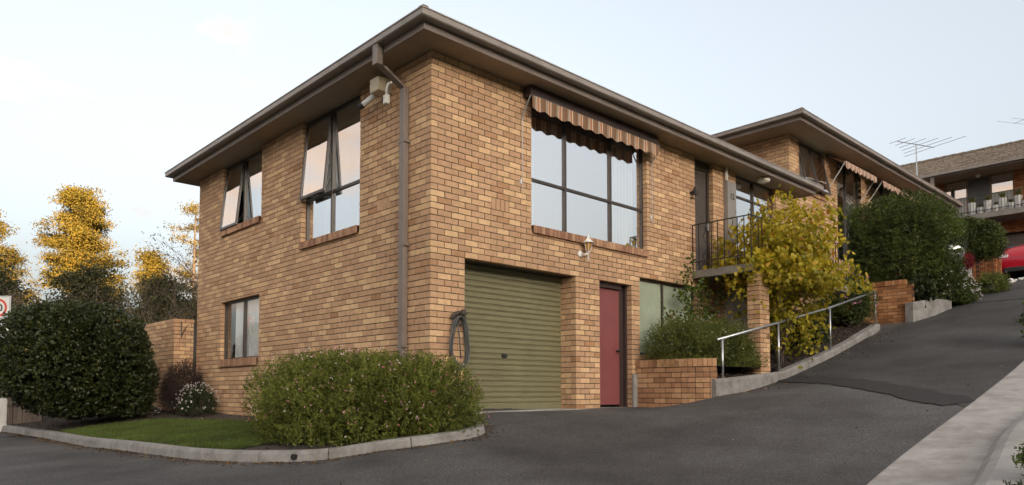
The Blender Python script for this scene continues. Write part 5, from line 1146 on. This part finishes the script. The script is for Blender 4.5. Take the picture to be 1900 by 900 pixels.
bare_tree('low bare tangle just above the garden wall', (2.3, 17.0, -.3), fan, 1.7, .075, 4, 64, 4000)
shrub('grey_green_shrub', 'pale grey green rounded shrub above the hedge', 'shrub', (-1.55, 19.5, -.4), (1.25, 1.2, 1.55), L_['olive'], 900, 12, (.08, .025), .3, amp=.12, seed=65, cz=1.7, low=-.7)
shrub('background_shrub', 'olive green shrub behind the bare branches above the garden wall', 'shrub', (3.4, 22.0, -.4), (1.8, 1.4, 1.6), L_['hedge'], 900, 12, (.10, .04), .35, amp=.15, seed=66, cz=1.5, low=-.7)
shrub('background_shrub', 'low yellow green shrub behind the speed sign', 'shrub', (-2.6, 24.0, -.5), (1.6, 1.4, 1.5), L_['hedge'], 700, 12, (.10, .04), .35, amp=.15, seed=67, cz=1.6, low=-.7)
# ================================================================== pots, mirror, car, low wall at the top of the drive
random.seed(77)
def pot(x, y, z, h, r, plant, label):
    A = thing('plant_pot', label, 'pot', (x, y, z), 'pots along the far balcony'); d = MB().lathe([(r*.62, 0), (r*.68, .02), (r*.98, h-.03), (r, h), (r*.9, h), (r*.86, h-.05)], (x, y, z), 18); d.build('pot_body', M['white'], A, smooth=False)
    g = np.random.default_rng(int(1000*abs(y))+7); k = 150; a = g.uniform(0, 2*np.pi, k); s = g.uniform(.25, 1, k); D = np.stack([np.cos(a)*s*.7, np.sin(a)*s*.7, np.ones(k)], 1); l = plant*g.uniform(.6, 1.1, k); c = np.array([x, y, z+h-.03])+unit(D)*l[:, None]*.5; leaf_mesh('plant', c, D, l, .018, L_['fern'] if h > .4 else L_['planter'], A, g)
for i, (y, t) in enumerate(((1.60, 1), (1.27, 0), (.98, 1), (.68, 0), (.42, 1), (.12, 0), (-.15, 1), (-.42, 0))):
    n_ = ('leftmost', 'second from left', 'third from left', 'fourth from left', 'fifth from left', 'sixth from left', 'seventh from left', 'rightmost')[i]
    pot(31.75, y, 8.30, .56 if t else .30, .165 if t else .155, .36 if t else .22, f"{n_} {'tall white tapered' if t else 'short white'} plant pot on the far balcony")
A = thing('convex_mirror', 'convex traffic mirror with curved hood above the flower hedge', 'mirror', (17.1, -1.62, 2.9)); c = Vector((16.72, -1.62, 4.20)); ax = Vector((-.75, -.62, -.1)).normalized()
d = MB().lathe([(.30, 0), (.27, .06), (.20, .11), (.10, .145), (.005, .155)], c, 26, axis=tuple(ax)); d.build('mirror_dome', M['chrome'], A, smooth=True)
d = MB().lathe([(.33, -.05), (.335, .0), (.31, .012), (.298, .0)], c, 26, axis=tuple(ax)); d.build('rim', mat('grey_rim', (0.25,0.24,0.22), .5, .1), A)
d = MB(); a_ = ax.cross(Vector((0, 0, 1))).normalized(); b_ = a_.cross(ax).normalized()
for j in range(18):
    t0, t1 = math.pi*(.05+.9*j/18), math.pi*(.05+.9*(j+1)/18); q = lambda t, r_, h: c+a_*(r_*math.cos(t))+b_*(r_*math.sin(t))+ax*h
    l0, l1 = .06+.22*math.sin(t0), .06+.22*math.sin(t1); d.quad(q(t0, .345, 0), q(t1, .345, 0), q(t1, .33, l1), q(t0, .33, l0)); d.quad(q(t1, .352, 0), q(t0, .352, 0), q(t0, .337, l0), q(t1, .337, l1)); d.quad(q(t0, .33, l0), q(t1, .33, l1), q(t1, .337, l1), q(t0, .337, l0))
d.build('hood', M['chrome'], A, smooth=True)
d = MB().tube([c-ax*.06, c-ax*.25, Vector((17.0, -1.45, 4.0)), Vector((17.0, -1.45, 2.6))], .03, 8); d.build('post', M['steel'], A)
# low brick wall with a grey picket end near the car
random.seed(12)
A = thing('low_brick_wall', 'short orange brick wall with thin metal railing left of the red car', 'wall', (25, -.45, 4.4)); bw = Brickwork(); bw.panel((25, -.12, 0), (0, -1, 0), (-1, 0, 0), .66, 0, 9, (), 0, zb=4.45); pw = bw.core.build('wall', M['mortar'], A); bw.emit(pw, M['brick_red'], 0)
d = MB()
for k in range(9): d.box(24.96, 24.975, .35-.13*k, .365-.13*k, 4.6, 5.42)
d.box(24.955, 24.98, -.75, .4, 5.40, 5.425); d.build('railing', M['black'], A)
for k in range(4): d = MB().box(24.9, 24.92, .28-.1*k, .36-.1*k, 4.4, 5.22); d.build('picket', M['greypaint'], A)
A = thing('planter_box', 'red brick pier beside the red car wheel', 'wall', (27.6, .05, 4.8)); bw = Brickwork(); bw.panel((27.6, -.05, 0), (0, -1, 0), (-1, 0, 0), .3, 0, 9, (), 0, zb=4.75); pw = bw.core.build('wall', M['mortar'], A); bw.emit(pw, M['brick_red'], 0)
g = np.random.default_rng(5)
for k in range(7):
    x, y = 22.6+1.0*g.random()+k*.28, -1.62+.25*g.random(); d = MB(); r_ = .05+.06*g.random(); d.lathe([(r_*.5, 0), (r_, r_*.4), (r_*.9, r_*.9), (r_*.3, r_*1.2)], (x, y, gz(x, y)), 7); d.build('edging_stone', M['white'], None, label=('first', 'second', 'third', 'fourth', 'fifth', 'sixth', 'last')[k]+' pale edging stone counted up the drive from the flower hedge', cat='stone', group='pale edging stones at the top of the bed')
def car():
    O = Vector((27.9, -1.02, gz(28.6, -1.0)+.03)); A = thing('parked_car', 'red hatchback parked rear end towards the camera at the garage', 'car', tuple(O)); hw = .88
    # stations along +X from the rear bumper: (x, [(half width, z) from sill to roof centre])
    st = [(0.02, [(.50,.34),(.74,.36),(.80,.52),(.80,.62),(.74,.74),(.55,.80),(.0,.82)]),
          (0.10, [(.62,.24),(.82,.28),(.865,.50),(.86,.70),(.80,.90),(.60,.98),(.0,1.0)]),
          (0.32, [(.70,.20),(.87,.26),(.885,.55),(.875,.85),(.80,1.06),(.62,1.16),(.0,1.18)]),
          (0.62, [(.72,.18),(.875,.25),(.89,.60),(.875,.92),(.75,1.22),(.58,1.37),(.0,1.40)]),
          (1.05, [(.72,.18),(.875,.25),(.89,.60),(.875,.92),(.73,1.30),(.57,1.43),(.0,1.46)]),
          (2.0, [(.72,.18),(.875,.25),(.885,.60),(.875,.92),(.73,1.31),(.57,1.44),(.0,1.47)]),
          (2.75, [(.72,.18),(.875,.25),(.885,.60),(.87,.91),(.74,1.20),(.56,1.33),(.0,1.36)]),
          (3.3, [(.72,.18),(.87,.25),(.88,.60),(.86,.88),(.78,.96),(.55,1.0),(.0,1.02)]),
          (4.0, [(.70,.20),(.84,.26),(.85,.55),(.80,.78),(.66,.84),(.45,.86),(.0,.87)]),
          (4.4, [(.55,.26),(.68,.32),(.70,.50),(.62,.62),(.45,.66),(.3,.67),(.0,.68)])]
    mb = MB(); k = 7
    for x, pr_ in st:
        ring = [(-w, z) for w, z in pr_]+[(w, z) for w, z in pr_[-2::-1]]
        for w, z in ring: mb.v.append((O.x+x, O.y-w, O.z+z))
    m = 2*k-1
    for i in range(len(st)-1):
        for j in range(m-1): a = i*m+j; mb.f.append((a, a+1, a+m+1, a+m)); mb.r.append(.5)
    mb.f.append(tuple(range(m))[::-1]); mb.r.append(.5); mb.f.append(tuple((len(st)-1)*m+j for j in range(m))); mb.r.append(.5)
    bo = mb.build('body', M['red'], A, smooth=True); md = bo.modifiers.new('sub', 'SUBSURF'); md.levels = 2; md.render_levels = 2
    def pt(x, w, z): return (O.x+x, O.y-w, O.z+z)
    d = MB(); d.poly([pt(.235, -.60, 1.03), pt(.235, .60, 1.03), pt(.565, .53, 1.345), pt(.565, -.53, 1.345)][::-1]); d.build('rear_window', M['carglass'], A)
    for s in (-1, 1):
        d = MB(); d.poly([pt(.75, s*.835, .97), pt(2.9, s*.845, .97), pt(2.45, s*.745, 1.27), pt(1.0, s*.745, 1.30)]); d.build('side_window', M['carglass'], A)
        d = MB(); d.obox(pt(.03, s*.80, .82), (.0, -s*-.30 if False else s*.30, 0), (.14, 0, .05), (.03, 0, .13)); d.build('tail_light', M['lens'], A, bevel=.02)
        d = MB(); d.lathe([(.03, 0), (.085, .02), (.095, .09), (.05, .15)], pt(2.75, s*.98, .98), 12, axis=(1, 0, 0)); d.tube([pt(2.8, s*.86, .95), pt(2.8, s*.98, .98)], .03, 6); d.build('wing_mirror', M['carglass'], A, smooth=True)
        for x in (.78, 3.55):
            d = MB().lathe([(.20, -.10), (.30, -.10), (.315, -.07), (.315, .07), (.30, .10), (.20, .10)], pt(x, s*.78, .30), 28, axis=(0, 1, 0)); w = d.build('wheel', M['tyre'], A, smooth=False)
            d = MB().lathe([(.03, -.02), (.19, -.03), (.205, .0), (.19, .03), (.03, .02)], pt(x, s*.86, .30), 20, axis=(0, 1, 0)); d.build('rim', M['steel'], w)
    d = MB().box(O.x-.005, O.x+.16, O.y-.66, O.y+.66, O.z+.24, O.z+.42); d.build('bumper_insert', M['tyre'], A, bevel=.03)
    for s in (-1, 1): d = MB().tube([pt(-.03, s*.56, .25), pt(.1, s*.56, .25)], .045, 12); d.build('exhaust', M['chrome'], A)
    d = MB().box(O.x-.012, O.x+.05, O.y-.55, O.y-.15, O.z+.66, O.z+.675); d.build('trim', M['chrome'], A)
car()
# ================================================================== litter: leaves in the kerb line, mulch chips, pebbles
def litter():
    g = np.random.default_rng(9); N = 4200; i = g.integers(0, 149, N); d = np.gradient(KPATH[:, :2], axis=0); d /= np.linalg.norm(d, axis=1)[:, None]; nr = np.stack([-d[:, 1], d[:, 0]], 1)
    o = -np.abs(g.normal(0, .085, N))*(.4+np.abs(np.sin(i*.21)+.5*np.sin(i*.57)))-.008; P = KPATH[i, :2]+nr[i]*o[:, None]+d[i]*g.uniform(-.06, .06, N)[:, None]
    N2 = 420; i2 = g.integers(0, 80, N2); d2 = np.gradient(UPATH[:, :2], axis=0); d2 /= np.linalg.norm(d2, axis=1)[:, None]; n2 = np.stack([-d2[:, 1], d2[:, 0]], 1); P2 = UPATH[i2, :2]-n2[i2]*(np.abs(g.normal(0, .28, N2))+.02)[:, None]
    N3 = 260; P3 = np.stack([g.uniform(-3, 14, N3), g.uniform(-5, -.3, N3)], 1); P3 = P3[~((P3[:, 0] < .5) & (P3[:, 1] > -1.2))]; P3 = P3[~((P3[:, 0] > 4.4) & (P3[:, 1] > -1.6))]
    P = np.concatenate([P, P2, P3]); z = gz(P[:, 0], P[:, 1])+.008; C = np.column_stack([P, z]); A = g.normal(size=C.shape)*[1, 1, .18]; A = unit(A); B = unit(np.cross(np.array([0, 0, 1.])+g.normal(size=C.shape)*.25, A)); sc = np.concatenate([g.uniform(.018, .045, N), g.uniform(.025, .07, N2), g.uniform(.012, .04, len(P3))])
    V, F, k = leaves_geo(C, A, B, sc, sc*.6); r = np.concatenate([g.random(N)*.8, .3+.7*g.random(N2), g.random(len(P3))])
    np_build('leaf_litter', V, F, leaf_mat('litter', [(0, (0.045,0.028,0.016)), (.5, (0.13,0.075,0.035)), (.8, (0.30,0.18,0.05)), (1, (0.45,0.36,0.24))], .8, .1), None, r, label='dry fallen leaves along the kerbs and drive', cat='leaves', kind='stuff')
    # mulch chips on the uphill bed
    N = 9000; k = g.integers(0, len(UF), N); q = np.array(UF)[k]; t = g.random((N, 2)); a, b_, c, e = [UV_[q[:, j]] for j in range(4)]; C = (a*(1-t[:, :1])+e*t[:, :1])*(1-t[:, 1:])+(b_*(1-t[:, :1])+c*t[:, :1])*t[:, 1:]; C[:, 2] += .012
    A = unit(g.normal(size=C.shape)*[1, 1, .4]); B = unit(np.cross(A, g.normal(size=C.shape))); l = g.uniform(.02, .06, N); V, F, _ = leaves_geo(C, A, B, l, l*.45); np_build('mulch', V, F, M['mulchbit'], None, g.random(N), label='dark bark mulch on the uphill bed', cat='mulch', kind='stuff')
    N = 5000; C = BV[g.integers(0, len(BV), N)]+g.normal(size=(N, 3))*[.09, .09, 0]; C[:, 2] = bedz(C[:, 0], C[:, 1])+.008; xk = np.interp(C[:, 1], KPATH[::-1, 1], KPATH[::-1, 0]); lawnm = (C[:, 1] > 1.0) & (C[:, 1] < 7.6) & (C[:, 0] < np.interp(C[:, 1], [1.1, 2.5, 5, 7.0, 7.6], [-1.5, -.75, -.62, -1.0, -1.7])); C = C[~lawnm & (C[:, 0] > xk+.16)]
    A = unit(g.normal(size=C.shape)*[1, 1, .3]); B = unit(np.cross(A, g.normal(size=C.shape))); l = g.uniform(.015, .05, len(C)); V, F, _ = leaves_geo(C, A, B, l, l*.5); np_build('mulch', V, F, M['mulchbit'], None, g.random(len(C)), label='dark mulch under the shrubs by the left kerb', cat='mulch', kind='stuff')
litter()
